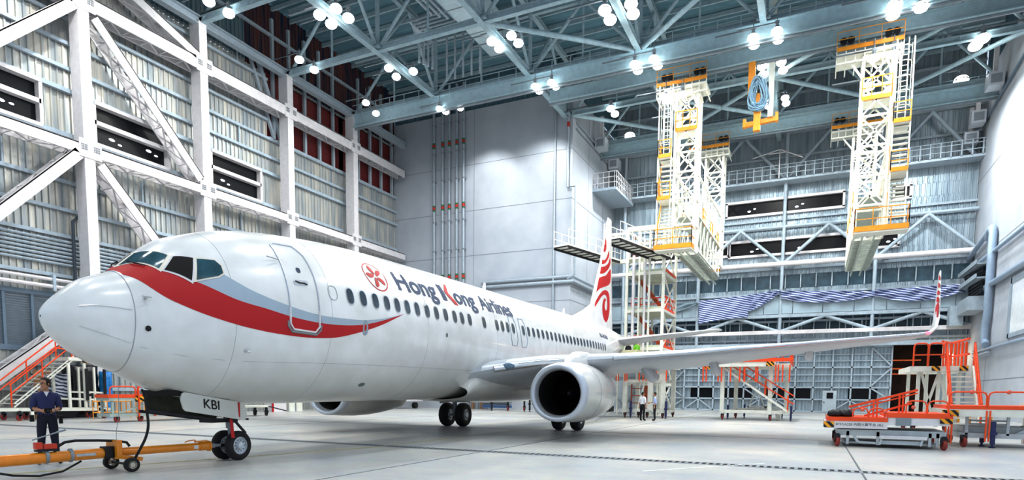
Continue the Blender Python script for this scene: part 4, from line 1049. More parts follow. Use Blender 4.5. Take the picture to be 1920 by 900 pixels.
for s in (1,-1):
    W=[(1.2,12.6,2.22,8.2,.125,0,.03),(2.2,13.2,2.44,7.6,.12,0,.035),(3.6,14.25,2.70,6.7,.115,0,.04),(4.83,15.1,2.82,6.0,.11,0,.05),(6.2,15.95,2.94,5.3,.105,0,.06),(8.4,17.15,3.15,4.6,.10,0,.065),(12.0,19.2,3.53,3.3,.095,0,.055),(16.2,21.6,3.99,1.85,.095,0,.03),(16.55,21.85,4.06,1.7,.09,.25,.02),(16.8,22.15,4.28,1.5,.085,.8,0),(16.9,22.5,4.65,1.38,.085,1.3,0),(17.0,23.2,5.55,1.0,.08,1.42,0),(17.12,24.1,6.68,.52,.08,1.42,0),(17.13,24.25,6.76,.3,.06,1.42,0)]
    wing=loft([(y*s,x,z,c,t,ti*s,i) for y,x,z,c,t,ti,i in W[:9]],'wing',WINGG,plane);wing['label']='port wing' if s==1 else 'starboard wing'
    wl=loft([(y*s,x,z,c,t,ti*s,i) for y,x,z,c,t,ti,i in W[8:]],'winglet',SKIN,wing)
    sw=[[(22.55,4.7),(22.8,5.2),(23.15,5.35),(23.45,5.2),(23.3,4.9),(22.9,4.72)],[(22.9,5.3),(23.2,5.55),(23.6,5.6),(23.5,5.4),(23.15,5.35)],[(23.1,5.65),(23.4,5.85),(23.75,5.85),(23.6,5.68)],[(23.35,5.95),(23.6,6.15),(23.9,6.2),(23.75,6.0)],[(23.65,6.3),(23.8,6.5),(24.05,6.5),(23.95,6.32)]]
    def wmap(x,z,s=s):
        yy=16.9+(z-4.7)*.11;return ((yy-.05)*s,x,z)
    decal(sw,'winglet_swirl',LRED,wmap,wl,cut=(5,5))
    g=MB();g.path([(x_*s,y_-.02,z_) for x_,y_,z_ in ((5.9,15.82,2.91),(8.4,17.22,3.15),(12,19.26,3.53),(16.2,21.64,3.99))],[.085,.08,.06,.04],10);g.build('slat_edge',POL,wing,smooth=True)
    g=MB();g.path([(x_*s,y_-.02,z_) for x_,y_,z_ in ((2.3,13.34,2.455),(3.6,14.36,2.70),(4.4,14.92,2.78))],[.12,.11,.1],10);g.build('leading_edge_flap',POL,wing,smooth=True)
    g=MB();g.sphere((2.75*s,13.56,2.56),.19,14,8,(1.3,.7,.62));g.build('landing_light',mat('light_glass',(120,150,172),.08,.2,var=.4,scale=14),wing,smooth=True)
    g=MB();g.sphere((16.45*s,21.8,4.04),.07,10,6,(1.6,.8,.7));g.build('navigation_light',mat('nav_red',(255,40,50),.2,emit=12,var=0) if s==1 else mat('nav_green',(40,200,120),.2,emit=2,var=0),wing,smooth=True)
    for y,x0,z0,L,d in ((6.5,17.8,2.78,3.3,.5),(8.9,19.3,3.02,3.0,.45),(12.4,20.9,3.42,1.9,.22)):
        rows=[]
        for i in range(13):
            u=i/12;x=x0+L*u;zt=z0+.05-.25*u;h=d*(math.sin(PI*min(1,u*.93+.04))**.7);w=.17*math.sin(PI*min(1,u*.9+.08))**.6
            rows.append([((y+w*math.cos(2*PI*k/14))*s,x,zt-h*.5-.25*d*u+h*.55*math.sin(2*PI*k/14)) for k in range(14)])
        g=MB();g.grid(rows,closed=True);g.build('flap_track_fairing',mat('fairing_grey',(190,197,203),.35,var=.04),wing,smooth=True)
    # ---- engine
    eng=bpy.data.objects.new('engine',None);COL.objects.link(eng);eng.parent=plane;eng['label']='port engine' if s==1 else 'starboard engine'
    o=Vector((4.83*s,12.86,1.63));ax=(0,1,0)
    g=MB();g.lathe(o,ax,[(.30,1.015),(.8,1.065),(1.6,1.10),(2.5,1.07),(3.3,.99),(4.1,.87),(4.55,.80),(4.56,.72),(3.9,.7)],56)
    for i,v in enumerate(g.v):   # flattened underside
        if v[2]<1.0: g.v[i]=(v[0],v[1],1.0+(v[2]-1.0)*.82)
    g.build('nacelle',SKIN,eng,smooth=True,angle=60)
    g=MB();g.lathe(o,ax,[(.30,.765),(.18,.775),(.08,.80),(.02,.84),(0,.89),(.03,.95),(.12,.99),(.30,1.015)],56)
    for i,v in enumerate(g.v):
        if v[2]<1.0: g.v[i]=(v[0],v[1],1.0+(v[2]-1.0)*(.82 if v[1]>12.86+.25 else .9))
    g.build('intake_lip',mat('intake_lip_metal',(206,212,220),.38,.45,var=.03),eng,smooth=True,angle=60)
    g=MB();g.lathe(o,ax,[(.29,.766),(.5,.78),(2.4,.8),(2.41,0)],40);g.build('intake_duct',BLACK,eng,smooth=True)
    g=MB()
    for k in range(24):
        a=2*PI*k/24;c,s_=math.cos(a),math.sin(a);b_=a+.12
        g.quad([(o.x+.2*c,14.5,o.z+.2*s_),(o.x+.77*c,14.45,o.z+.77*s_),(o.x+.77*math.cos(b_),14.75,o.z+.77*math.sin(b_)),(o.x+.2*math.cos(b_),14.7,o.z+.2*math.sin(b_))])
    g.build('fan_blades',mat('fan_dark',(30,32,38),.4,.4),eng)
    g=MB();g.lathe((o.x,13.95,o.z),ax,[(0,0),(.2,.1),(.45,.2),(.5,.2)],20);g.build('spinner',DARK,eng,smooth=True)
    g=MB();g.lathe(o,ax,[(4.2,.6),(5.2,.48),(5.25,.42),(4.9,.36),(6.0,.02)],28);g.build('exhaust_nozzle',mat('nozzle_metal',(120,112,104),.35,.8),eng,smooth=True)
    rows=[]
    for x,zt,zb,w in ((13.6,2.62,2.5,.04),(14.1,2.92,2.5,.2),(14.8,3.12,2.4,.26),(15.8,3.16,2.2,.27),(17.2,3.0,1.95,.25),(19.0,2.7,2.1,.18),(20.2,2.6,2.4,.05)):
        zm=(zt+zb)/2;rows.append([(o.x+w*math.copysign(abs(math.cos(2*PI*k/16))**.7,math.cos(2*PI*k/16)),x,zm+(zt-zb)/2*math.copysign(abs(math.sin(2*PI*k/16))**.7,math.sin(2*PI*k/16))) for k in range(16)])
    g=MB();g.grid(rows,closed=True);g.build('pylon',SKIN,eng,smooth=True)
    g=MB();q=-1;g.hexa([(o.x-q*.86*s,13.7,2.18),(o.x-q*.86*s,15.0,2.18),(o.x-q*.9*s,15.0,2.15),(o.x-q*.9*s,13.7,2.15),(o.x-q*1.1*s,14.4,2.62),(o.x-q*1.1*s,15.0,2.62),(o.x-q*1.12*s,15.0,2.6),(o.x-q*1.12*s,14.4,2.6)]) if False else g.hexa([(o.x-.86*s,13.7,2.15),(o.x-.86*s,14.9,2.15),(o.x-.9*s,14.9,2.11),(o.x-.9*s,13.7,2.11),(o.x-1.13*s,14.4,2.55),(o.x-1.13*s,14.9,2.55),(o.x-1.15*s,14.9,2.53),(o.x-1.15*s,14.4,2.53)])
    g.build('strake',SKIN,eng)
    g=MB()
    for x in (14.35,15.9):
        g.path([(o.x+(1.09+.01)*math.cos(a),x,o.z+(1.09+.01)*math.sin(a)) for a in [(-1.2+k*.2) if s==1 else (PI+1.2-k*.2) for k in range(13)]],.006,4)
    g.build('cowl_seam',SEAM,eng)
# ---- fin
def slab(name,st,m,par):
    """st: (z,x_le,x_te,thickness)"""
    rows=[]
    for z,a,b_,t in st:
        c=b_-a;r=[]
        for u,h in ((0,0),(.03,.45),(.12,.9),(.25,1),(.7,1),(.9,.4),(1,.03)): r.append((h*t/2,a+u*c,z))
        for u,h in ((1,-.03),(.9,-.4),(.7,-1),(.25,-1),(.12,-.9),(.03,-.45)): r.append((h*t/2,a+u*c,z))
        rows.append(r)
    g=MB();g.grid(rows,closed=True);n=len(rows[0]);g.f.append(tuple(len(g.v)-n+k for k in range(n)));g.m.append(0);return g.build(name,m,par,smooth=True,angle=30)
FS=[(5.3,26.2,36.8,.5),(6.0,27.9,36.7,.5),(6.6,30.0,36.6,.46),(7.18,31.6,36.55,.42),(10.14,33.46,36.2,.28),(12.9,34.75,35.98,.13),(13.3,35.0,35.95,.05)]
fin=slab('tail_fin',FS,SKIN,plane)
def fy(z): 
    for (z0,_,_,t0),(z1,_,_,t1) in zip(FS,FS[1:]):
        if z0<=z<=z1: return (t0+(t1-t0)*(z-z0)/(z1-z0))/2
    return .1
FPOLY=[[(33.62,11.35),(34.02,11.22),(33.9,10.9),(33.6,10.7),(33.9,11.05)],
[(33.95,11.95),(34.25,11.9),(34.45,11.55),(34.4,11.1),(34.1,10.85),(33.85,10.9),(33.92,11.3)],
[(33.65,10.35),(33.9,10.28),(34.4,10.5),(34.8,10.85),(34.99,11.1),(35.08,10.79),(34.66,10.44),(34.1,10.12),(33.5,10.0)],
[(33.25,9.78),(33.8,9.85),(34.85,10.24),(35.28,10.68),(35.45,10.46),(35.06,10.0),(34.0,9.5),(33.05,9.32)],
[(32.75,8.84),(33.16,9.08),(34.37,9.4),(35.45,10.0),(35.67,9.5),(35.14,8.95),(34.07,8.62),(32.97,8.33),(32.3,7.95),(31.85,7.55),(32.1,8.0)],
[(31.9,7.0),(32.2,7.45),(33.0,8.0),(33.99,8.38),(34.83,8.38),(35.15,8.07),(35.3,7.6),(35.17,7.0),(34.86,6.6),(34.39,6.35),(33.88,6.45),(33.55,6.8),(33.5,7.3),(33.7,7.68),(34.04,7.85),(34.34,7.8),(34.1,7.62),(34.0,7.3),(34.21,7.1),(34.49,7.15),(34.66,7.45),(34.56,7.95),(34.1,8.1),(33.35,7.9),(32.6,7.45)]]
def fedge(z):
    for (z0,a0,b0,_),(z1,a1,b1,_) in zip(FS,FS[1:]):
        if z0<=z<=z1: return a0+(a1-a0)*(z-z0)/(z1-z0),b0+(b1-b0)*(z-z0)/(z1-z0)
    return 35,36
def fmap(x,z,s):
    a,b_=fedge(z);u=max(.06,min(.985,(x-a)/(b_-a)));x=a+u*(b_-a);P_=((0,0),(.03,.45),(.12,.9),(.25,1),(.7,1),(.9,.4),(1,.03))
    for (u0,h0),(u1,h1) in zip(P_,P_[1:]):
        if u0<=u<=u1: h=h0+(h1-h0)*(u-u0)/(u1-u0)
    return ((fy(z)*h+.012)*s,x,z)
for s in (1,-1):
    decal([smooth_curve(p+[p[0]],3)[:-1] for p in FPOLY[1:]],'fin_swirl',LRED,lambda x,z,s=s:fmap(x,z,s),fin,cut=(.15,.3))
    st=loft([(.3*s,33.3,4.95,4.6,.1,0,0),(1.0*s,34.0,5.12,4.2,.1,0,0),(7.0*s,37.35,5.95,1.5,.09,0,0),(7.15*s,37.7,5.97,1.0,.07,0,0)],'stabiliser',WINGG,plane)
# ---- nose gear
WH=mat('wheel_hub_white',(206,214,222),.35,.3,var=.08)
def wheel(parent,c,R_,w,out,hub=.62):
    """tyre + hub, axle along x"""
    g=MB();pr=[(-w/2+.01,R_*hub),(-w/2,R_*.75),(-w/2+.02,R_*.9),(-w/4,R_*.99),(0,R_),(w/4,R_*.99),(w/2-.02,R_*.9),(w/2,R_*.75),(w/2-.01,R_*hub)]
    g.lathe(c,(1,0,0),pr,36);g.lathe(c,(1,0,0),[(w/2-.01,R_*hub),(w/2-.05,R_*hub*.98),(-w/2+.05,R_*hub*.98),(-w/2+.01,R_*hub)],36)
    t=g.build('wheel',RUBBER,parent,smooth=True,angle=50)
    g=MB()
    for sg in (1,-1):
        g.lathe(c,(sg,0,0),[(w/2-.03,R_*hub*.98),(w/2-.02,R_*hub*.86),(w/2-.06,R_*hub*.8),(w/2-.07,R_*.3),(w/2-.0,R_*.22),(w/2+.01,R_*.1),(w/2+.01,0)],24)
    g.build('hub',WH,t,smooth=True)
    g=MB()
    for k in range(10):
        a=2*PI*k/10
        for sg in (1,-1): g.sphere((c[0]+sg*(w/2-.05),c[1]+R_*hub*.62*math.cos(a),c[2]+R_*hub*.62*math.sin(a)),R_*.035,6,4)
    g.build('hub_bolt',DARK,t);return t
ng=bpy.data.objects.new('nose_gear',None);COL.objects.link(ng);ng.parent=plane
for s in (1,-1): wheel(ng,(.215*s,3.99,.345),.345,.21,s)
g=MB();g.tube((0,3.99,.33),(0,3.93,1.75),.06,12);g.tube((0,3.96,.75),(0,3.93,1.7),.085,12);g.tube((-.3,3.99,.345),(.3,3.99,.345),.035,8);g.build('strut',GREYST,ng,smooth=True)
g=MB();g.bar((.06,4.02,.95),(.1,4.32,.62),.06,.04);g.bar((.1,4.32,.62),(.05,4.02,.42),.06,.04);g.bar((-.1,3.9,1.0),(.3,3.9,1.0),.05,.05);g.bar((.16,4.05,.98),(.42,4.12,.96),.05,.04);g.build('torque_link',DARK,ng)
g=MB();g.tube((0,3.95,.35),(0,3.6,.36),.04,8);g.build('tow_fitting',DARK,ng)
g=MB();g.box(-.2,.2,3.3,4.02,.90,.98);g.bar((-.36,2.0,1.18),(-.36,4.0,.9),.05,.06);g.bar((.0,1.9,1.2),(.3,3.9,.9),.04,.05);g.pieces('door_linkage',DARK,ng)
for s in (1,-1):
    x0,x1=(2.36,4.05) if s==1 else (2.2,4.0)
    n=48;tp=[];bt=[]
    for i in range(n+1):
        u=i/n;x=x0+(x1-x0)*u;c=.15*(1-math.sqrt(max(0,1-max(0,1-u/.07)**2)))+.13*(1-math.sqrt(max(0,1-max(0,1-(1-u)/.06)**2)));tp.append((.40*s,x,1.60-.27*u-c));bt.append((.43*s,x,1.20-.27*u+c))
    g=MB();g.grid([tp,bt]);g.grid([[(a+.03*s,b_,z) for a,b_,z in tp],[(a+.03*s,b_,z) for a,b_,z in bt]]);
    e=tp+bt[::-1];k=len(e)
    for i in range(k): a=e[i];b_=e[(i+1)%k];g.quad([a,b_,(b_[0]+.03*s,b_[1],b_[2]),(a[0]+.03*s,a[1],a[2])])
    o=g.build('gear_door',SKIN if s==1 else mat('door_inner_dark',(60,66,56),.7,var=.3,scale=8),plane)
    if s==1:
        P=text_polys('KBI',1,.005);a,b_,c,d=bounds(P)
        q=[[((u-a)/(b_-a)*.40,(v-c)/(d-c)*.2) for u,v in p] for p in P]
        decal(q,'lettering',BLACK,lambda u,v:(.453,2.90+u,1.245-u*.13+v),o,cut=(9,9))
        g=MB();g.hexa([(.445,3.82,1.36),(.445,3.86,1.355),(.445,3.86,.95),(.445,3.82,.955),(.456,3.82,1.36),(.456,3.86,1.355),(.456,3.86,.95),(.456,3.82,.955)]);g.build('red_band',LRED,o)
g=MB();g.box(-.38,.38,2.1,4.2,1.5,1.62);g.build('gear_bay',BLACK,plane)
g=MB();g.quad([(.38,3.62,.98),(.38,3.70,.98),(.40,3.74,.55),(.40,3.64,.55)]);g.quad([(.385,3.62,.98),(.385,3.70,.98),(.405,3.74,.55),(.405,3.64,.55)]);g.build('warning_ribbon',LRED,ng)
# ---- main gear
for s in (1,-1):
    mg=bpy.data.objects.new('main_gear',None);COL.objects.link(mg);mg.parent=plane
    for d in (-.43,.43): wheel(mg,(2.86*s+d,19.66,.565),.565,.42,s,.5)
    g=MB();g.tube((2.86*s,19.66,.55),(2.86*s,19.5,2.4),.11,12);g.tube((2.86*s-.5,19.66,.565),(2.86*s+.5,19.66,.565),.07,10);g.tube((2.86*s,19.6,1.4),(1.4*s,19.3,2.0),.07,8);g.build('strut',GREYST,mg,smooth=True)
    g=MB();g.box(2.86*s+.52*s-.02,2.86*s+.52*s+.02,19.1,19.9,1.1,2.2);g.build('gear_door',SKIN,mg)
# hole fillers under the belly
o=decal([[(12.95,-1.05),(13.35,-1.12),(13.3,-.92)]],'ram_air_inlet',BLACK,lambda a,b_:fs(a,b_,.2),plane,cut=(9,.2))
# ------------------------------------------------------------------ high-bay lamps
GLOW=mat('lamp_glow',(255,250,244),.3,emit=9,var=0)
HOUS=mat('lamp_housing',(150,160,168),.4,.5)
def lamp0():
    t=thing('high_bay_lamp','glowing high-bay lamp','lamp',(0,0,0),local=True)
    g=MB();g.lathe((0,0,.42),(0,0,-1),[(0,.09),(.02,.1),(.2,.12),(.26,.2),(.42,.33),(.46,.335)],16,cap=False);g.build('reflector',HOUS,t,smooth=True)
    g=MB();g.sphere((0,0,-.03),.33,16,8,(1,1,.7));g.build('lens',GLOW,t,smooth=True)
    g=MB();g.tube((0,0,.4),(0,0,.75),.02,6);g.box(-.12,.12,-.08,.08,.4,.58);g.build('ballast',HOUS,t)
    return t
L0=lamp0();first=True
def copy_tree(o,parent=None):
    c=o.copy();COL.objects.link(c)
    if parent is not None: c.parent=parent
    for ch in list(o.children): copy_tree(ch,c)
    return c
LAMPS=[('in the pair at the upper left corner of the roof', 25.6,[(-34.9, 29.04), (-34.79, 30.42)],1.1) ,
('in the cluster of four nearest the camera, left of centre',25.6, [(-29.63, 32.97), (-28.2, 32.88), (-28.17, 34.01), (-29.63, 34.06)],1.15) ,
('in the pair beside the top of the fourth column',25.6, [(-34.83, 36.58), (-34.87, 38.14)],1) ,
('in the cluster of three left of the broad duct', 25.6,[(-29.62, 40.27), (-29.87, 41.55), (-28.22, 41.41)],1) ,
('in the cluster of four right of the broad duct', 25.6,[(-21.01, 40.27), (-20.93, 41.26), (-19.47, 40.18), (-19.43, 41.2)],1.05) ,
('in the bright cluster of four at the top centre',25.6, [(-12.92, 40.05), (-12.91, 41.17), (-11.26, 40.09), (-11.41, 41.16)],1.25) ,
('in the cluster at the top right corner',24.6, [(3.26, 44.95), (3.26, 45.99), (4.68, 45.82)],1.25) ,
('below the front girder at the left end',24.6, [(-33.34, 42.26), (-33.81, 44.16)],.9) ,
('in the row of three below the front girder above the riser pipes',24.6, [(-28.53, 45.57), (-28.36, 46.29), (-26.93, 46.18)],.85) ,
('in the row of four below the front girder above the block corner',24.6, [(-19.96, 45.32), (-19.97, 46.15), (-18.62, 45.3), (-18.57, 46.04)],.9) ,
('in the group of four left of the left hanging dock',24.6, [(-12.36, 45.3), (-12.35, 46.18), (-10.98, 45.15), (-10.93, 46.1)],1.05) ,
('in the upper group beside the yellow mast',24.6, [(-4.58, 45.19), (-4.59, 46.08), (-3.15, 45.05), (-3.13, 46.05)],1.05) ,
('in the middle group beside the yellow mast',25.6, [(-4.51, 51.41), (-4.52, 52.68), (-3.21, 51.34), (-3.15, 52.61)],1.05) ,
('in the pair above the corner of the concrete block',25.6, [(-16.56, 53.5), (-16.53, 54.64)],1.05) ,
('in the lower group beside the yellow mast',25.6, [(-4.69, 57.05), (-4.53, 58.38), (-3.19, 57.42), (-3.15, 58.48)],.95) ,
('in the pair at the upper right wall',25.6, [(9.14, 53.57), (8.89, 54.46)],1.3) ,
('far back on the right, beside the air units',26.9,[(9.5,63.0)],1.6),
('far back on the left, above the balcony',26.9,[(-17.5,63.0)],1.6),
('under the front carriage of the right hanging dock',23.3,[(2.5,48.3),(3.6,48.3)],1),
('in the cab of the right hanging dock',21.9,[(2.4,49.1)],1),
('under the front carriage of the left hanging dock',23.3,[(-10.8,48.3),(-9.6,48.3)],1),
('in the cab of the left hanging dock',21.9,[(-9.95,49.1),(-8.85,49.1)],.9)]
for l,z,P,sc in LAMPS:
    q=1.0
    if z in (25.6,24.6): q=(z+.4-CAMH)/(z-CAMH);z+=.4
    for (x,y) in P:
        x*=q;y*=q
        o=L0 if first else copy_tree(L0);first=False
        o.location=(x,y,z);o.scale=(sc*q,)*3;tag(o,'glowing high-bay lamp '+l,'lamp','high-bay lamps '+l)
        if abs(z-26)<.01:
            gx=min(GX,key=lambda v:abs(v-x));g=MB();g.bar((0,0,.5),((gx-x)/(sc*q),0,.5),.07,.07);g.build('arm',HOUS,o)
        else:
            g=MB();g.tube((0,0,.5),(0,0,1.2),.03,6);g.build('hanger',HOUS,o)
# ------------------------------------------------------------------ tow bar
A=Vector((-12.33,9.98,.37));B=Vector((-12.60,8.0,.37));D=(A-B).normalized();Cc=B-D*2.6+Vector((0,0,-.035))
t=thing('tow_bar','long glossy yellow tow bar coupled to the nose wheels','tow bar',(-12.6,8.1,0))
g=MB();g.tube(B+D*.05,A-D*.1,.084,20);g.build('front_tube',TOW,t,smooth=True)
g=MB();g.tube(Cc-D*1.2+Vector((0,0,-.015)),B-D*.28,.104,20);g.build('rear_tube',TOW,t,smooth=True)
g=MB();g.tube(A-D*.1,A-D*.06,.12,20);g.tube(A-D*.3,A-D*.06,.098,20);g.bar(A-D*.4+Vector((0,0,.11)),A-D*.12+Vector((0,0,.12)),.06,.03);g.path([A-D*.62+Vector((0,0,.11)),A-D*.55+Vector((0,0,.14)),A-D*.4+Vector((0,0,.15)),A-D*.36+Vector((0,0,.11))],.012,6);g.build('head_flange',TOW,t,smooth=True)
g=MB();g.tube(A-D*.05,A+D*.2,.035,10);g.sphere(A+D*.04,.055,10,8);g.build('coupling_pin',GREYST,t,smooth=True)
S1=Vector((D.y,-D.x,0))
g=MB();g.box(B.x-.17,B.x+.17,B.y-.12,B.y-.02,.33,.62);g.bar(B+S1*.17+Vector((0,-.05,-.08)),B+S1*.17+D*.42+Vector((0,-.05,-.16)),.07,.08);g.bar(B-S1*.17+Vector((0,-.05,-.08)),B-S1*.17+D*.42+Vector((0,-.05,-.16)),.07,.08);g.bar(B+S1*.17+Vector((0,-.08,-.12)),B+S1*.17+Vector((0,-.08,.2)),.07,.1);g.bar(B-S1*.17+Vector((0,-.08,-.12)),B-S1*.17+Vector((0,-.08,.2)),.07,.1);g.build('wheel_frame',TOW,t)
g=MB();ax0=B+D*.12
for s in (1,-1):
    c=Vector((-12.55,8.02,.145))+S1*(.42*s)
    g=MB();pr=[(-.055,.08),(-.06,.11),(-.045,.14),(0,.147),(.045,.14),(.06,.11),(.055,.08)];g.lathe(c,S1,pr,24);w=g.build('wheel',RUBBER,t,smooth=True)
    g=MB();g.lathe(c,S1*1,[(-.05,.08),(-.04,.07),(.04,.07),(.05,.08)],20);g.tube(c-S1*.052,c+S1*.052,.05,14);g.build('hub',mat('hub_cream',(190,186,172),.5),w,smooth=True)
g=MB();g.tube(Vector((-12.55,8.02,.145))-S1*.42,Vector((-12.55,8.02,.145))+S1*.42,.025,8);g.build('axle',DARK,t)
g=MB();g.tube(B-D*.25,B-D*.1,.11,16);g.box(B.x-.1,B.x+.1,B.y-.3,B.y-.1,.28,.5);g.build('drawbar_joint',DARK,t,smooth=True)
for k in (1.25,.85):
    g=MB();g.tube(B-D*k-D*.03,B-D*k+D*.03,.116,18);g.bar(B-D*k+Vector((0,0,-.13)),B-D*k+Vector((0,0,.13)),.05,.05);g.pieces('clamp',GREYST,t,smooth=True)
g=MB();q=B-D*.62;g.bar(q-D*.17+S1*.104,q+D*.17+S1*.104,.01,.05);g.build('data_plate',mat('plate_silver',(190,196,200),.3,.7,var=.2,scale=30),t)
g=MB();q=A-D*.42;g.bar(q-D*.05+S1*.084,q+D*.05+S1*.084,.012,.08);q=B-D*2.5;g.bar(q-D*.08+S1*.086,q+D*.08+S1*.086,.012,.1);g.pieces('warning_sticker',WHITE,t)
# pump
t=thing('hand_pump','small red hydraulic hand pump with a long lever on the tow bar','pump',tuple(B-D*1.25+Vector((0,0,.1))))
P0=B-D*1.25+Vector((0,0,.125))
g=MB();g.bar(P0-D*.16,P0+D*.18,.13,.035);g.build('base',DARK,t)
g=MB();g.bar(P0-D*.17+Vector((0,0,.09)),P0-D*.06+Vector((0,0,.09)),.11,.12);g.bar(P0-D*.04+Vector((0,0,.07)),P0+D*.17+Vector((0,0,.07)),.10,.09);g.build('body',mat('pump_red',(210,62,38),.4,var=.1),t)
g=MB();g.tube(P0-D*.2+Vector((0,0,.2)),P0+D*.32+Vector((0,0,.36)),.013,8);g.tube(P0+D*.2+Vector((0,0,.325)),P0+D*.34+Vector((0,0,.365)),.019,8);g.build('lever',GREYST,t)
t=thing('hydraulic_hose','thick black hose looping over the tow bar from the red pump','hose',tuple(P0))
g=MB();g.path([tuple(v) for v in (P0+D*.2+Vector((0,0,.06)),P0+D*.32+Vector((0,0,.13)),P0+D*.5+Vector((0,0,.15)),P0+D*.9+Vector((0,0,.13)),P0+D*1.25+Vector((0,0,.1)),P0+D*1.42+Vector((0,0,.06)),P0+D*1.46+Vector((.02,0,-.02)))],.026,10);g.build('hose',RUBBER,t,smooth=True)
t=thing('ground_cable','black cable hanging below the tow bar at the left edge','cable',(-12.8,6.6,0))
g=MB();g.path([(-12.83,5.9,.18),(-12.75,6.2,.09),(-12.7,6.6,.04),(-12.7,7.0,.08),(-12.72,7.35,.24)],.02,8);g.build('cable',RUBBER,t,smooth=True)
t=thing('ground_power_cable','thick black cable hanging from the belly behind the nose cone to the tow bar','cable',(-12.15,8.3,0))
pts=smooth_curve([(-12.3,8.35,1.62),(-12.16,8.31,1.5),(-12.13,8.32,1.2),(-12.12,8.33,.9),(-12.15,8.28,.65),(-12.24,8.2,.4),(-12.32,8.1,.15)],4)
g=MB();g.path(pts,.026,10);g.build('cable',RUBBER,t,smooth=True)
t=thing('bonding_wire','thin grey wire hanging from the belly left of the thick black cable','wire',(-12.6,8.0,.6))
g=MB();g.path([(-12.5,8.0,1.75),(-12.5,7.98,1.1),(-12.55,7.95,.8),(-12.56,7.94,.5)],.005,5);g.build('wire',GREYST,t)
# ------------------------------------------------------------------ ground stands
def caster(t,x,y,m=REDW,r=.14,top=.5):
    g=MB();g.lathe((x,y,r),(1,.25,0),[(-.05,0),(-.05,r*.9),(-.03,r),(.03,r),(.05,r*.9),(.05,0)],18);w=g.build('caster',m,t,smooth=True)
    g=MB();g.box(x-.09,x+.09,y-.07,y+.1,r*1.5,r*2+.06);g.box(x-.09,x-.06,y-.05,y+.05,r*.8,r*2);g.box(x+.06,x+.09,y-.05,y+.05,r*.8,r*2);g.box(x-.06,x+.06,y-.06,y+.06,r*2,top);g.build('fork',DARK,w)
def jack(t,x,y,h=.9,m=BLUEL):
    g=MB();g.box(x-.06,x+.06,y-.06,y+.06,.12,h);g.box(x-.1,x+.1,y-.1,y+.1,h*.5,h*.6);g.tube((x,y,.02),(x,y,.3),.035,8);g.tube((x,y,0),(x,y,.03),.09,10);g.build('jack',m,t)
def loops(t,a,b_,h,z,n,m=ORANGE,r=.035,name='guard_rail'):
    """n rounded hoop rails between a and b"""
    a=Vector(a);b_=Vector(b_);d=b_-a
    for i in range(n):
        p=a+d*(i/n)+d*.01;q=a+d*((i+1)/n)-d*.01;u=(q-p).normalized();c=.14
        g=MB();g.path([p+Vector((0,0,z)),p+Vector((0,0,z+h-c)),p+u*c*.3+Vector((0,0,z+h-c*.3)),p+u*c+Vector((0,0,z+h)),q-u*c+Vector((0,0,z+h)),q-u*c*.3+Vector((0,0,z+h-c*.3)),q+Vector((0,0,z+h-c)),q+Vector((0,0,z))],r,8)
        if h>.9: g.bar(p+Vector((0,0,z+h*.5)),q+Vector((0,0,z+h*.5)),r*1.6,r*1.6)
        g.build(name,m,t,smooth=True)
# 1 left stair stand
t=thing('stair_stand','cream maintenance stand with long orange handrail stair behind the mechanic','stand',(-35.6,19.5,0))
X0,X1=-36.9,-35.5
g=MB()
for x in (X0,X1): g.bar((x,15.5,.58),(x,22.2,.5),.1,.16)
for y in (15.6,18.9,22.1): g.bar((X0,y,.55),(X1,y,.5),.1,.12)
for x in (X0,X1):
    g.bar((x,20.1,.6),(x,20.1,2.9),.12,.12);g.bar((x,20.9,.6),(x,20.9,3.0),.12,.12);g.bar((x,21.95,.6),(x,21.95,1.2),.12,.12)
    g.bar((x,20.1,1.1),(x,22.0,1.0),.08,.1);g.bar((x,20.9,1.45),(x,22.0,1.4),.08,.1);g.bar((x,21.4,.6),(x,21.4,2.8),.1,.1)
g.box(-35.55,-35.45,18.2,18.35,.1,.75);g.box(-35.55,-35.45,21.55,21.65,.05,.7)
g.build('frame',CREAM,t)
g=MB()
for x in (X0,X1):
    g.bar((x,17.5,.68),(x,20.4,3.18),.05,.06);g.bar((x,17.5,.85),(x,20.4,3.35),.05,.06)
g.pieces('stringer',CREAM,t)
for k in range(12):
    u=(k+.5)/12;g=MB();y=17.5+2.9*u;z=.75+2.5*u;g.box(X0,X1,y-.12,y+.12,z-.02,z+.02);g.build('tread',CREAM,t)
g=MB();g.box(X0-.05,X1+.05,20.1,21.2,3.1,3.28);g.build('platform',CREAM,t)
g=MB();g.box(X1+.05,X1+.07,20.8,21.2,3.0,3.25);g.pieces('hazard_plate',HAZ,t)
g=MB()
for x in (X0,X1):
    for o in (1.0,.55): g.tube((x,17.35,.75+o),(x,20.3,3.3+o),.035,8)
    for u in (0,.5,1): g.tube((x,17.4+2.9*u,.7+2.55*u),(x,17.4+2.9*u,1.75+2.55*u),.035,8)
    g.tube((x,20.3,4.3),(x,21.2,4.1),.035,8);g.tube((x,21.2,3.2),(x,21.2,4.1),.035,8);g.tube((x,20.3,3.8),(x,21.2,3.7),.035,8)
g.build('handrail',ORANGE,t,smooth=True)
g=MB()
for y in (20.95,21.9): g.box(X1+.05,X1+.15,y-.06,y+.06,1.0,2.7)
g.pieces('mast',DARK,t)
for x in (X0,X1):
    for y in (17.7,18.7,21.85): caster(t,x,y,REDW,.16,.5)
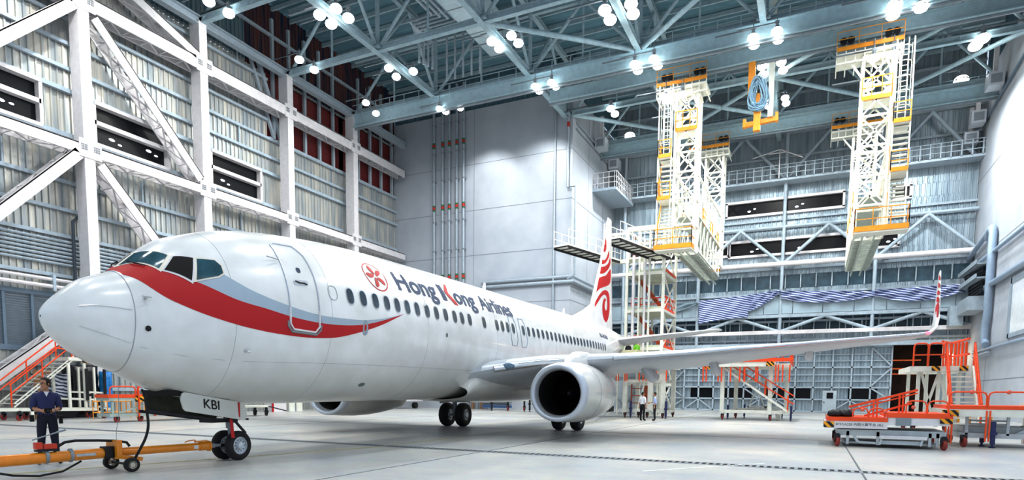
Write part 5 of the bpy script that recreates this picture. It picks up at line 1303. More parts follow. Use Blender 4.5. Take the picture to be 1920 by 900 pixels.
# clutter behind it
def cloth_box(name,label,cat,c,s,m,seed=0):
    bm=bmesh.new();bmesh.ops.create_cube(bm,size=1);bmesh.ops.subdivide_edges(bm,edges=bm.edges[:],cuts=7,use_grid_fill=True);rnd=random.Random(seed)
    for v in bm.verts:
        k=.035*math.sin(v.co.z*23+v.co.x*9+seed)+.03*math.sin(v.co.y*19+v.co.z*7)+rnd.uniform(-.012,.012)
        r=1-.12*max(0,v.co.z)-.1*(abs(v.co.x)**4+abs(v.co.y)**4)*8*.5
        v.co=Vector((c[0]+v.co.x*s[0]*(r+k),c[1]+v.co.y*s[1]*(r+k),c[2]+v.co.z*s[2]*(1+k*.5)))
    me=bpy.data.meshes.new(name);bm.to_mesh(me);bm.free();me.materials.append(m);me.polygons.foreach_set('use_smooth',[True]*len(me.polygons))
    o=bpy.data.objects.new(name,me);COL.objects.link(o);return tag(o,label,cat)
cloth_box('covered_stack','stack under a blue and white striped sheet behind the mechanic','cover',(-37.7,20.4,1.75),(1.3,1.4,1.3),stripes('wavy_stripes',(60,74,110),(226,230,240),(.2,.3,1),5.5,.5,.5),1)
cloth_box('dark_crate_cover','dark covered crate under the striped stack','cover',(-37.7,20.5,.55),(1.4,1.6,1.1),mat('dark_sheet',(26,28,36),.7),2)
cloth_box('wrapped_bundle','tall bundle wrapped in glossy black plastic','bundle',(-37.8,22.0,1.5),(1.2,1.5,2.9),mat('black_plastic',(22,24,30),.25,var=.5,scale=6,bump=.6),3)
cloth_box('blue_sheet','bright blue plastic sheet draped between the stand and the grey column','tarpaulin',(-37.1,23.0,1.3),(.5,.55,2.6),mat('blue_plastic',(40,140,205),.4,var=.3,scale=5,bump=.4),4)
g=MB();g.box(-38.0,-37.3,19.7,20.2,.0,2.6);o=g.build('cardboard_sheet',mat('cardboard',(196,150,104),.8),None);tag(o,'brown cardboard sheet leaning behind the mechanic','cardboard')
for k in range(2):
    g=MB();y0=20.9+k*2.4
    for z in (.95,.35): g.tube((-34.9,y0,z),(-34.9,y0+2.1,z),.035,6)
    for i in range(9): g.tube((-34.9,y0+i*.26,.0 if i in(0,8) else .35),(-34.9,y0+i*.26,.95),.025,6)
    o=g.build('crowd_barrier',YORANGE,None);tag(o,'yellow barred crowd barrier behind the %s'%('stair stand mast','grey trestle under the nose'),'barrier') if False else tag(o,['yellow barred crowd barrier behind the stair stand','yellow barred crowd barrier right of the stair stand'][k],'barrier')
# 2 low orange platform behind the nose gear
t=thing('low_work_platform','low grey work platform with orange guard rails behind the nose gear cable','work platform',(-31,21,0))
g=MB();g.box(-31.6,-30.6,19.1,24.6,1.05,1.2);g.box(-31.6,-30.6,19.1,24.6,.28,.42)
for y in (19.3,21.7,24.3): g.bar((-30.7,y,.3),(-30.7,y,1.1),.1,.1);g.bar((-31.5,y,.3),(-31.5,y,1.1),.1,.1)
g.bar((-30.7,19.4,.4),(-30.7,21.7,1.05),.07,.07);g.bar((-30.7,21.7,1.05),(-30.7,24.2,.4),.07,.07)
g.build('frame',mat('frame_greygreen',(178,190,184),.5),t)
g=MB();g.box(-31.62,-30.58,19.05,24.6,1.2,1.36);g.build('toe_board',ORANGE,t)
g=MB();g.box(-30.6,-30.56,20.4,21.0,1.0,1.3);g.pieces('hazard_plate',HAZ,t)
loops(t,(-30.6,19.1,0),(-30.6,24.6,0),.45,1.3,4)
g=MB()
for y in (20.55,21.4): g.tube((-30.55,y,.25),(-30.55,y,1.9),.04,8)
g.pieces('rail_post',ORANGE,t)
for y in (19.5,20.7,24.2): caster(t,-30.7,y,REDW,.17,.35)
# trolley between the door and the strut, and small gear under the belly
t=thing('flat_trolley','long pale flat trolley behind the nose wheels','trolley',(-32,28.5,0))
g=MB();g.box(-32.8,-31.6,24.6,30.0,.55,.68);g.box(-32.6,-31.8,25,27.6,.7,.95);g.build('deck',CREAM,t)
for x in (-32.7,-31.7):
    for y in (25.2,28.0,29.8): caster(t,x,y,mat('caster_dark',(50,40,42),.6),.14,.55)
g=MB();g.bar((-31.6,29.9,.6),(-31.2,31,.3),.06,.06);g.build('drawbar',DARK,t)
def boxthing(name,label,cat,b_,m,extra=None):
    t=thing(name,label,cat,((b_[0]+b_[1])/2,(b_[2]+b_[3])/2,b_[4]));g=MB();g.box(*b_);g.build('body',m,t)
    if extra:
        g=MB();g.box(*extra[0]);g.build(extra[2],extra[1],t)
boxthing('cabinet','white cabinet with red edge seen under the belly, left one','cabinet',(-37.6,-36.8,35.2,36.6,0,1.7),WHITE,((-36.82,-36.76,35.15,35.3,0,1.7),LRED,'edge_strip'))
boxthing('cabinet','white cabinet seen under the belly, right one','cabinet',(-37.6,-36.8,36.9,38.3,0,1.6),CREAM,((-36.82,-36.76,37.5,37.6,0,1.6),GREYST,'edge_strip'))
t=thing('tripod_jack','dark red aircraft jack standing behind under the belly','jack',(-36,40.5,0))
g=MB()
for a in (0,2.09,4.19): g.bar((-36,40.5,.9),(-36+1.0*math.cos(a),40.5+1.0*math.sin(a),.08),.12,.12)
g.tube((-36,40.5,.3),(-36,40.5,1.5),.14,12);g.build('leg_frame',mat('jack_red',(176,40,34),.5),t)
t=thing('storage_shelf','brown steel storage shelf seen under the belly left of the far engine','shelf',(-36.8,43.5,0))
g=MB()
for z in (.1,.75,1.4): g.box(-37.3,-36.3,41.8,45.6,z,z+.08)
for y in (41.8,43.7,45.6): g.box(-36.4,-36.3,y-.05,y+.05,0,1.6)
g.build('rack',mat('rack_brown',(150,110,70),.6),t)
g=MB()
for k in range(6): g.box(-37.2,-36.5,42+k*.6,42.4+k*.6,.18,.62);g.box(-37.2,-36.5,42.1+k*.6,42.45+k*.6,.83,1.2)
g.pieces('stored_goods',mat('goods_dark',(70,66,70),.7,var=.5,scale=3),t)
t=thing('white_trailer','long white trailer parked beyond the far engine','trailer',(-33,50,0))
g=MB();g.box(-36.5,-35.0,44.8,52.8,.7,1.5);g.box(-36.0,-35.2,50.5,52.8,1.5,1.9);g.build('body',WHITE,t)
g=MB()
for y in (45.6,46.4,51.6): g.tube((-35.3,y,.3),(-34.95,y,.3),.3,14)
g.build('wheel',RUBBER,t,smooth=True)
t=thing('tank_trolley','silver tank trolley with blue valves beyond the main wheels','trolley',(-27,52.8,0))
g=MB();g.tube((-28.2,52.9,.9),(-25.4,52.9,.9),.42,14);g.build('tank',GALV,t,smooth=True)
g=MB();g.box(-28.2,-25.4,52.6,53.2,.2,.45);g.sphere((-26.2,52.6,1.35),.22);g.build('chassis',mat('valve_blue',(60,100,150),.5),t)
t=thing('gas_bottle_rack','grey and brown gas bottles standing at the foot of the concrete block','gas bottles',(-29.4,54,0))
for k in range(5):
    g=MB();g.tube((-30.6+k*.5,54.2,0),(-30.6+k*.5,54.2,1.3),.15,10);g.sphere((-30.6+k*.5,54.2,1.3),.15,10,6);g.build('gas_bottle',[GREYST,mat('bottle_brown',(150,112,80),.5)][k%2],t,smooth=True)
t=thing('service_frame','white wheeled service frame with black jacks between the landing gears','stand',(-23,51,0))
g=MB();g.box(-26.3,-21.2,50.2,50.4,.9,1.1);g.box(-26.3,-21.2,51.6,51.8,.9,1.1)
for x in (-26.2,-23.8,-21.4): g.box(x-.08,x+.08,50.2,51.8,.9,1.05);g.bar((x,50.3,1),(x,50.3,1.7),.12,.12)
g.build('frame',CREAM,t)
for x in (-25.9,-22.2): jack(t,x,50.1,1.2,DARK)
for x in (-24.4,-22.8,-21.6): caster(t,x,50.3,REDW,.2,.95)
# 3 dock stand behind the two men
t=thing('wing_dock_stand','tall cream dock stand with orange guard rails behind the two standing men','stand',(-10.4,44,0))
xa,xb,ya,yb=-11.75,-9.15,42.8,46.2
g=MB()
for x in (xa,xb):
    for y in (ya,yb): g.bar((x,y,.35),(x,y,2.55 if x==xa else 3.4),.28,.28)
g.bar((xa,ya,2.5),(xb,ya,2.5),.2,.2);g.bar((xa,yb,2.5),(xb,yb,2.5),.2,.2);g.bar((xa,ya,.5),(xb,ya,.5),.16,.2);g.bar((xa,yb,.5),(xb,yb,.5),.16,.2)
g.bar((-10.0,ya,.5),(-10.0,ya,3.4),.34,.34);g.bar((xa,ya,.4),(xa,yb,.4),.15,.15);g.bar((xb,ya,.4),(xb,yb,.4),.15,.15)
g.bar((xb,ya,3.3),(-9.9,ya,2.6),.12,.12);g.bar((-10.9,ya,.5),(-10.2,ya,3.3),.1,.1)
g.build('frame',CREAM,t)
g=MB();g.box(-12.3,-10.2,42.2,46.4,3.35,3.72);g.box(-9.9,-8.75,42.2,46.4,3.35,3.6);g.build('platform',CREAM,t)
g=MB();g.box(-12.4,-8.7,42.15,42.2,3.6,3.85);g.build('toe_board',ORANGE,t)
loops(t,(-10.0,42.2,0),(-8.75,42.2,0),.7,3.6,1);loops(t,(-8.75,42.2,0),(-8.75,46.4,0),.7,3.6,2);loops(t,(-12.4,42.2,0),(-11.8,42.2,0),.4,3.6,1)
g=MB()
for x in (-12.25,-12.1,-11.65,-11.5,-10.65,-10.4,-10.2,-9.5,-8.85): g.bar((x,42.2,2.5),(x,42.2,3.5),.07,.07)
g.pieces('rail_post',ORANGE,t)
g=MB()
for z in (1.0,1.5,2.0): g.bar((-11.5,43.5,z),(-10.8,43.5,z),.06,.06)
g.bar((-11.5,43.5,.8),(-11.5,43.5,2.3),.08,.08);g.box(-10.6,-10.0,43.4,43.6,1.0,2.2);g.build('ladder',mat('stair_rust',(190,90,54),.6),t)
for x,y in ((xa,ya),(xb+.0,ya),(-10.9,ya+.4),(-10.3,ya+.4),(xb,yb)): caster(t,x,y,mat('caster_maroon',(90,40,40),.6),.17,.45)
for x in (-11.3,-8.9): jack(t,x,42.6,1.15)
t=thing('tow_tractor_hitch','dark wheeled hitch just behind the near engine','equipment',(-14.3,42,0))
g=MB();g.tube((-14.2,40.2,.35),(-13.9,40.2,.35),.35,14);g.tube((-14.6,43.4,.28),(-14.3,43.4,.28),.28,14);g.build('wheel',RUBBER,t,smooth=True)
g=MB();g.bar((-14.5,40.2,.4),(-14.4,43.6,.5),.3,.3);g.box(-13.9,-12.9,43,44,.35,.75);g.build('chassis',DARK,t)
# pale mobile shelter wall behind
t=thing('mobile_screen','pale grey mobile screen with cross bracing behind the near engine','screen',(-14.5,50,0))
g=MB();g.box(-17.5,-11.2,52.0,52.1,.4,5.0);g.build('panel',mat('screen_pale',(180,192,202),.5),t)
g=MB()
for a,b_ in (((-17.5,.5),(-14.4,4.9)),((-14.4,.5),(-17.5,4.9)),((-14.4,.5),(-11.3,4.9)),((-11.3,.5),(-14.4,4.9))): g.bar((a[0],51.95,a[1]),(b_[0],51.95,b_[1]),.06,.06)
g.bar((-17.5,51.9,3),(-11.2,51.9,3),.08,.08);g.box(-17.5,-11.2,51.9,52,4.8,5);g.build('bracing',GREYST,t)
# 4 wing stand with sloping stair
t=thing('stair_dock_stand','wide cream dock stand with a long sloping orange railed stair under the wing','stand',(-3.4,44.5,0))
ya,yb=43.2,47.4
g=MB()
for x,y in ((-5.4,ya),(-5.0,yb),(-2.5,ya),(-1.7,yb)): g.bar((x,y,.4),(x,y,3.4),.25,.25)
g.bar((-5.5,ya,.55),(-1.3,ya,.55),.2,.2);g.bar((-5.2,yb,.6),(-1.4,yb,.6),.2,.2);g.bar((-5.4,ya,.5),(-5.0,yb,.55),.18,.18);g.bar((-2.5,ya,.5),(-1.7,yb,.55),.18,.18)
g.bar((-5.2,yb,2.6),(-1.6,yb,2.55),.12,.14);g.bar((-4.2,yb,.7),(-3.6,yb,2.0),.08,.08);g.bar((-3.6,yb,2.0),(-3.0,yb,.7),.08,.08);g.bar((-3.0,yb,.7),(-2.4,yb,2.0),.08,.08);g.bar((-4.2,yb,.8),(-2.2,yb,.8),.08,.1)
g.build('frame',CREAM,t)
g=MB();g.box(-5.9,-2.3,42.4,48,3.4,3.72);g.box(-2.3,-1.4,42.9,48,3.35,3.6);g.box(-6.6,-5.8,42.6,44,3.3,3.42);g.build('platform',CREAM,t)
g=MB();g.box(-5.95,-1.4,42.35,42.4,3.7,3.92);g.box(-1.4,-1.35,42.9,48,3.6,3.85);g.build('toe_board',ORANGE,t)
g=MB();g.box(-2.75,-2.3,42.33,42.38,3.42,3.7);g.box(-6.6,-6.1,42.55,42.6,3.28,3.45);g.pieces('hazard_plate',HAZ,t)
loops(t,(-5.9,42.4,0),(-4.4,42.4,0),.55,3.75,1);loops(t,(-4.35,42.4,0),(-2.4,42.4,0),.8,3.75,2);loops(t,(-2.3,42.6,0),(-1.4,43.2,0),.6,3.7,2);loops(t,(-1.4,43.2,0),(-1.4,48,0),.65,3.7,3)
g=MB()
for x in (-6.55,-6.35,-5.6,-5.4,-4.85,-4.3,-4.0,-3.35,-3.25,-2.2,-2.05,-1.8,-1.4): g.bar((x,42.5,2.45),(x,42.5,3.5),.08,.08)
g.pieces('rail_post',ORANGE,t)
S0=Vector((-5.4,42.9,3.4));E0=Vector((-1.45,42.9,.62))
g=MB()
for dy in (0,.8): g.bar(S0+Vector((0,dy,0)),E0+Vector((0,dy,0)),.06,.13)
for k in range(14):
    p=S0+(E0-S0)*((k+.5)/14);g.box(p.x-.12,p.x+.12,42.9,43.7,p.z-.02,p.z+.02)
g.build('stair',CREAM,t)
g=MB()
for dy in (0,.8):
    for o in (1.0,.5): g.tube(S0+Vector((-.1,dy,o)),E0+Vector((.35,dy,o-.05)),.035,6)
    for k in (0,.33,.66,1): p=S0+(E0-S0)*k+Vector((0,dy,0));g.tube(p,p+Vector((0,0,1.0)),.035,6)
g.build('handrail',ORANGE,t)
for x,y in ((-5.35,ya),(-4.9,46.8),(-2.45,ya)): caster(t,x,y,REDW,.17,.45)
for x,y in ((-5.2,ya+1.6),(-4.4,47.6),(-1.9,46.6),(-1.25,43.4)): jack(t,x,y,.95)
g=MB();g.box(-2.2,-1.9,44.6,46.2,.02,.5);g.build('counterweight',CREAM,t)
# 5 tall stair platform on the right
t=thing('stair_platform','tall white stair platform with orange railings in front of the dark door opening','stair platform',(4.9,34,0))
xa,xb,ya,yb=4.05,5.75,33,36.6
g=MB();g.box(3.75,5.9,32.6,36.8,2.72,2.95);g.build('platform',CREAM,t)
g=MB();g.box(4.55,4.85,32.56,32.6,2.75,2.95);g.box(5.55,5.85,32.56,32.6,2.75,2.95);g.pieces('hazard_plate',HAZ,t)
g=MB()
for x in (xa+.1,4.9,xb-.1):
    for y in (33.1,36.4): g.bar((x,y,.3),(x,y,2.75),.14,.14)
g.bar((xa+.2,33.1,2.7),(xa+.75,33.1,.5),.1,.1);g.bar((4.9,33.1,2.7),(4.35,33.1,.5),.1,.1);g.bar((4.9,33.1,2.7),(5.5,33.1,.5),.12,.12)
g.bar((xa,33.1,.7),(xb,33.1,.7),.12,.22);g.bar((xa,33.1,.3),(xa,36.4,.3),.1,.14);g.bar((xb,33.1,.3),(xb,36.4,.3),.1,.14)
g.build('frame',CREAM,t)
loops(t,(3.85,32.6,0),(4.95,32.6,0),.98,2.95,2);loops(t,(4.95,32.6,0),(5.35,33.6,0),1.0,2.95,1)
g=MB()
for y in (33.2,34,34.8,35.6,36.5): g.tube((5.85,y,2.95),(5.85,y,4.0+.06*(y-33)),.05,8)
for z in (3.45,4.1): g.tube((4.9,32.7,z-.1),(5.85,36.6,z+.1),.05,8);g.tube((5.85,32.7,z),(5.85,36.7,z+.1),.05,8)
g.build('side_rail',ORANGE,t,smooth=True)
g=MB()
for k in range(11):
    z=.55+k*.215;y=31.1+k*.15;g.box(5.15+.0*k,6.0,y,y+.24,z-.025,z+.03)
g.build('stair_tread',CREAM,t)
g=MB()
for x in (5.1,6.05): g.bar((x,30.9,.35),(x,32.8,2.9),.07,.22)
g.pieces('stringer',CREAM,t)
g=MB()
for x in (5.08,6.08):
    for o in (.55,1.0): g.tube((x,30.9,.35+o),(x,32.8,2.9+o),.04,8)
    for k in (0,.5,1): g.tube((x,30.9+1.9*k,.4+2.55*k),(x,30.9+1.9*k,1.4+2.55*k),.04,8)
g.build('handrail',ORANGE,t,smooth=True)
for x in (xa,xb):
    for y in (33.1,36.4): caster(t,x,y,REDW,.15,.32)
# 6 scissor platform with lettering
t=thing('scissor_platform','low grey scissor platform with orange decks, hazard stripes and lettering','work platform',(2.2,23.4,0))
yf=22.9;yb=25.4
g=MB();g.box(.75,3.72,yf+.2,yb,.36,.56);g.box(.95,3.55,yf+.35,yb-.2,.1,.16)
for x in (1.05,1.9,3.3,3.5): g.box(x-.04,x+.04,yf+.2,yf+.3,.08,.5)
g.bar((1.15,yf+.22,.5),(1.35,yf+.22,.16),.08,.08);g.bar((1.35,yf+.22,.16),(1.85,yf+.22,.14),.06,.07);g.box(1.95,3.1,yf+.15,yf+.2,.12,.24)
g.bar((2.0,yf+.12,.36),(3.15,yf+.12,.33),.1,.06);g.bar((3.1,yf+.12,.3),(3.05,yf+.12,.1),.05,.06);g.bar((2.0,yf+.12,.3),(1.95,yf+.12,.1),.05,.06)
g.build('scissor_frame',mat('platform_grey',(200,208,212),.45,var=.1,scale=3),t)
g=MB();g.box(1.95,3.2,yf+.05,yf+.12,.30,.4);g.build('cylinder_cover',WHITE,t)
g=MB();g.box(.35,2.13,yf,yb,.6,.83);g.box(2.05,3.75,yf+.02,yb,.74,.98);g.build('fascia',WHITE,t)
g=MB();g.box(2.35,2.75,yf-.01,yf+.02,.72,.97);g.build('control_box',GREYST,t)
g=MB();g.box(.42,2.13,yf-.02,yb,.83,.96);g.box(2.1,3.75,yf-.0,yb,.97,1.12);g.build('deck',ORANGE,t)
g=MB();g.box(.33,.63,yf-.03,yf-.005,.62,.8);g.box(3.5,3.82,yf-.03,yf+.0,.82,.97);g.pieces('hazard_plate',HAZ,t)
P=text_polys('B737/A320 內側大翼平台 (4L)',1,.0);a,b_,c,d=bounds(P)
GT=mat('stencil_grey',(84,92,104),.6,var=0)
lo_=decal([[((u-a)/(b_-a)*1.32,(v-c)/(d-c)*.115) for u,v in p] for p in P],'lettering',GT,lambda u,v:(.69+u,yf-.006,.665+v),None,cut=(9,9),smooth=False)
lo_.parent=t
for v in lo_.data.vertices: v.co=v.co-Vector(t['_w'])
loops(t,(1.15,yf+.1,0),(2.05,yf+.1,0),.33,.92,2,r=.022);loops(t,(2.6,yf+.1,0),(3.72,yf+.1,0),.4,1.1,2,r=.022)
g=MB();g.bar((1.05,yf+.3,1.28),(2.95,yf+.6,1.84),.06,.07);g.bar((1.1,yf+.3,1.18),(2.95,yf+.6,1.74),.03,.04);g.bar((1.5,yf+.4,1.0),(2.8,yf+.5,1.42),.05,.06)
for x,z0,z1 in ((1.75,.95,1.5),(1.85,.95,1.52),(2.45,1.1,1.66),(2.55,1.1,1.68)): g.bar((x,yf+.4,z0),(x,yf+.4,z1),.05,.05)
g.build('swing_rail',ORANGE,t)
g=MB()
for x,z in ((1.42,1.2),(2.05,1.15),(2.8,1.3)): g.sphere((x,yf+.08,z),.06,10,6)
g.pieces('beacon',mat('beacon_pink',(228,120,96),.4),t,smooth=True)
g=MB();g.bar((3.85,yf+.3,.2),(3.85,yf+.3,1.1),.05,.05);g.bar((3.68,yf+.2,.55),(3.68,yf+.2,.85),.04,.04);g.pieces('rail_post',ORANGE,t)
for x,y in ((.75,yf+.15),(3.66,yf+.15),(.75,yb),(3.66,yb)): caster(t,x,y,REDW,.16,.42)
g=MB();rb=random.Random(9)
for (bx,by,rx,rz_) in ((.66,23.25,.24,.13),(.98,23.3,.22,.15),(.82,23.55,.3,.12)):
    n0=len(g.v);g.sphere((bx,by,1.0),1,20,12,(rx,.22,rz_))
    for q in range(n0,len(g.v)):
        x,y,z=g.v[q];k=1+.10*math.sin(x*41+z*30)+.08*math.sin(y*37+x*11)
        g.v[q]=(bx+(x-bx)*k,by+(y-by)*k,max(.965,1.0+(z-1.0)*k+.05))
o=g.build('rubbish_bag',MT['black_plastic'],None,smooth=True,angle=60);tag(o,'black glossy rubbish bag lying on the orange deck of the scissor platform','bag')
# 7 platform at the right edge
t=thing('long_work_platform','long cream work platform with orange hoop rails at the right edge','work platform',(5.5,25.5,0))
yf=24.9;yb=27.4
g=MB();g.box(3.9,6.5,yf,yb,1.0,1.24);g.build('platform',CREAM,t)
g=MB();g.box(3.95,6.5,yf-.01,yb,1.24,1.36);g.build('toe_board',ORANGE,t)
g=MB();g.box(3.85,4.3,yf-.03,yf-.0,1.0,1.2);g.pieces('hazard_plate',HAZ,t)
g=MB();g.box(4.4,6.5,yf+.3,yb,.3,.46);g.box(4.55,6.5,yf+.6,yb-.2,.46,.66)
for x in (4.6,5.2,5.7,6.4): g.box(x-.04,x+.04,yf+.3,yf+.38,.4,1.0)
for z in (.75,.86): g.tube((4.65,yf+.5,z),(5.7,yf+.5,z),.03,8)
g.hexa([(5.9,yf+.4,.46),(6.5,yf+.4,.46),(6.5,yf+1.4,.46),(5.9,yf+1.4,.46),(6.3,yf+.4,.7),(6.5,yf+.4,.72),(6.5,yf+1.4,.72),(6.3,yf+1.4,.7)])
g.build('chassis',MT['platform_grey'],t)
loops(t,(4.0,yf,0),(6.1,yf,0),.5,1.3,2,r=.026)
g=MB()
for x in (4.05,5.05,5.14,6.08): g.bar((x,yf,.2),(x,yf,1.2),.045,.045)
g.pieces('rail_post',ORANGE,t)
g=MB()
for x in (4.62,5.58): g.sphere((x,yf-.03,1.8),.07,10,6)
g.pieces('beacon',MT['beacon_pink'],t,smooth=True)
for x,y in ((4.5,yf+.1),(4.5,yb)): caster(t,x,y,REDW,.17,.35)
jack(t,5.27,yf+.1,.85);jack(t,5.15,yf+.9,.6)
t=thing('end_platform','orange railed platform end cut by the right edge of the view','work platform',(7.0,26.5,0))
g=MB();g.box(6.62,7.9,25.2,28,1.3,1.45);g.bar((6.75,25.3,0),(6.75,25.3,1.3),.08,.08);g.bar((7.4,25.3,0),(7.4,25.3,1.3),.08,.08);g.bar((6.75,27.9,0),(6.75,27.9,1.3),.08,.08);g.bar((7.4,27.9,0),(7.4,27.9,1.3),.08,.08);g.build('deck',CREAM,t)
g=MB();g.box(6.6,7.9,25.15,25.2,1.45,1.6);g.build('toe_board',ORANGE,t)
loops(t,(6.6,25.2,0),(7.8,25.2,0),.45,1.45,1,r=.026)
for k,(x,y) in enumerate(((5.7,33),(6.3,34),(6.9,33.2),(5.2,41))):
    g=MB();g.tube((x,y,.05),(x,y,.8),.05,8)
    for a in (0,2.09,4.19): g.bar((x,y,.4),(x+.3*math.cos(a),y+.3*math.sin(a),.02),.05,.05)
    o=g.build('barrier_post',YORANGE,None);tag(o,['yellow tripod barrier post between the right platforms','yellow tripod barrier post right of the blue jack','yellow tripod barrier post at the right edge','yellow tripod barrier post behind the stair platform'][k],'post')
# ------------------------------------------------------------------ people
SKINP=mat('skin_tone',(196,144,112),.55,var=.05,scale=8);HAIR=mat('black_hair',(14,12,14),.5,var=.3,scale=20)
NAVY=mat('navy_overall',(46,54,104),.8,var=.12,scale=5,bump=.15);NAVYT=mat('navy_trousers',(22,26,48),.8,var=.15,scale=5)
SHW=mat('white_shirt',(232,234,240),.7,var=.04);SHB=mat('pale_blue_shirt',(186,200,234),.7,var=.04);TRB=mat('black_trousers',(20,20,28),.8,var=.1);SHOE=mat('black_shoe',(10,10,12),.5)
def person(label,loc,rotz,J,H,shirt,trouser,headturn=0,sleeve='short',hair=True,group=None,bald=False):
    """J: joint dict in metres for a 1.75 m body, facing -Y"""
    t=thing('person',label,'person',loc,rotz=rotz,local=True,group=group);k=H/1.75;t.scale=(k,k,k)
    nodes=['pelvis','spine','chest','neck','head0','head1','lsho','lelb','lwri','lhan','rsho','relb','rwri','rhan','lhip','lkne','lank','ltoe','rhip','rkne','rank','rtoe']
    rad={'pelvis':(.165,.115),'spine':(.145,.105),'chest':(.165,.115),'neck':(.052,.055),'head0':(.062,.07),'head1':(.06,.07),'lsho':(.066,.066),'lelb':(.043,.043),'lwri':(.028,.028),'lhan':(.024,.036),'lhip':(.095,.095),'lkne':(.062,.062),'lank':(.042,.045),'ltoe':(.042,.03)}
    for a in list(rad):
        if a[0]=='l': rad['r'+a[1:]]=rad[a]
    E=[('pelvis','spine'),('spine','chest'),('chest','neck'),('neck','head0'),('head0','head1'),('chest','lsho'),('lsho','lelb'),('lelb','lwri'),('lwri','lhan'),('chest','rsho'),('rsho','relb'),('relb','rwri'),('rwri','rhan'),('pelvis','lhip'),('lhip','lkne'),('lkne','lank'),('lank','ltoe'),('pelvis','rhip'),('rhip','rkne'),('rkne','rank'),('rank','rtoe')]
    me=bpy.data.meshes.new('body');me.from_pydata([J[n] for n in nodes],[(nodes.index(a),nodes.index(b_)) for a,b_ in E],[])
    o=bpy.data.objects.new('body',me);COL.objects.link(o);md=o.modifiers.new('s','SKIN');md.use_smooth_shade=True;md.branch_smoothing=.6
    for i,n in enumerate(nodes):
        sv=me.skin_vertices[0].data[i];sv.radius=rad[n];sv.use_root=(n=='pelvis')
    o.modifiers.new('u','SUBSURF').levels=2
    dg=bpy.context.evaluated_depsgraph_get();m2=bpy.data.meshes.new_from_object(o.evaluated_get(dg));bpy.data.objects.remove(o);bpy.data.meshes.remove(me)
    m2.materials.clear();m2.materials.append(SKINP);o=bpy.data.objects.new('body',m2);COL.objects.link(o);o.parent=t
    for v in m2.vertices:
        if v.co.z<.0: v.co.z=.0
    m2.polygons.foreach_set('use_smooth',[True]*len(m2.polygons))
    # clothing shells
    segs={'shirt':[('pelvis','spine'),('spine','chest'),('chest','neck'),('chest','lsho'),('chest','rsho'),('lsho','lelb'),('rsho','relb')],'trousers':[('pelvis','lhip'),('pelvis','rhip'),('lhip','lkne'),('rhip','rkne'),('lkne','lank'),('rkne','rank')],'shoes':[('lank','ltoe'),('rank','rtoe')],'skin':[('lelb','lwri'),('relb','rwri'),('lwri','lhan'),('rwri','rhan'),('neck','head0'),('head0','head1')]}
    if sleeve=='long': segs['shirt']+=[('lelb','lwri'),('relb','rwri')];segs['skin']=segs['skin'][2:]
    def dist(p,a,b_):
        a=Vector(J[a]);b_=Vector(J[b_]);d=b_-a;u=max(0,min(1,(p-a).dot(d)/d.dot(d)));return (p-a-d*u).length,u
    def owner(p):
        best=None
        for k_,L in segs.items():
            for a,b_ in L:
                r=(rad[a][0]+rad[b_][0])/2;d,u=dist(p,a,b_);d-=r*.8
                if best is None or d<best[0]: best=(d,k_,a,u)
        k_=best[1]
        if best[2]=='neck' or p.z>J['neck'][2]-.012 and abs(p.x)<.12: k_='skin'
        if k_ in('shirt','trousers') and abs(p.x)<.3: 
            arm=min(dist(p,'lelb','lwri')[0],dist(p,'relb','rwri')[0],dist(p,'lsho','lelb')[0]-.02,dist(p,'rsho','relb')[0]-.02)
            if p.z<J['pelvis'][2]+.04 and arm>.06: k_='trousers'
        return k_
    own=[owner(f.center) for f in m2.polygons]
    for nm,mt,off in (('trousers',trouser,.010),('shirt',shirt,.016),('shoes',SHOE,.012)):
        fs_=[f for f,k_ in zip(m2.polygons,own) if k_==nm];idx={};vs=[];F_=[]
        for f in fs_:
            r=[]
            for i in f.vertices:
                if i not in idx:
                    idx[i]=len(vs);v=m2.vertices[i];vs.append(tuple(v.co+v.normal*off))
                r.append(idx[i])
            F_.append(r)
        mm=bpy.data.meshes.new(nm);mm.from_pydata(vs,[],F_);mm.materials.append(mt);mm.polygons.foreach_set('use_smooth',[True]*len(F_));c=bpy.data.objects.new(nm,mm);COL.objects.link(c);c.parent=t
    # head details
    hc=(Vector(J['head0'])+Vector(J['head1']))/2+Vector((0,-.004,.012));ct,st=math.cos(headturn),math.sin(headturn)
    Rz=lambda x,y,z:(hc.x+x*ct-y*st,hc.y+x*st+y*ct,hc.z+z)
    g=MB();rows=[]
    prof=[(-.118,.028,-.035),(-.10,.046,-.02),(-.07,.060,-.008),(-.03,.070,0),(.01,.076,.004),(.05,.077,.008),(.085,.066,.01),(.11,.04,.01),(.12,.008,.01)]
    for z,r,oy in prof: rows.append([Rz(r*.96*math.cos(2*PI*i/20),oy+r*1.18*math.sin(2*PI*i/20)-(.008 if z<-.06 else 0),z) for i in range(20)])
    g.grid(rows,closed=True);g.f.append(tuple(range(20)));g.m.append(0)
    n0=len(g.v);tip=Rz(0,-.116,-.026);g.v+= [Rz(-.014,-.078,-.035),Rz(.014,-.078,-.035),Rz(0,-.078,.022),tip];g.f+=[(n0,n0+3,n0+2),(n0+3,n0+1,n0+2),(n0,n0+1,n0+3)];g.m+=[0,0,0]
    for s in (1,-1): g.sphere(Rz(.076*s,.01,-.01),.02,8,6,(.5,.9,1.4))
    h=g.build('head',SKINP,t,smooth=True,angle=70)
    g=MB()
    for s in (1,-1): g.sphere(Rz(.028*s,-.082,.005),.010,8,6,(1.3,.6,.7))
    g.build('eye',mat('eye_dark',(20,16,16),.3,var=0),h)
    g=MB();g.bar(Rz(-.02,-.087,-.062),Rz(.02,-.087,-.062),.008,.007);g.build('mouth',mat('lip',(150,90,80),.6,var=0),h)
    g=MB()
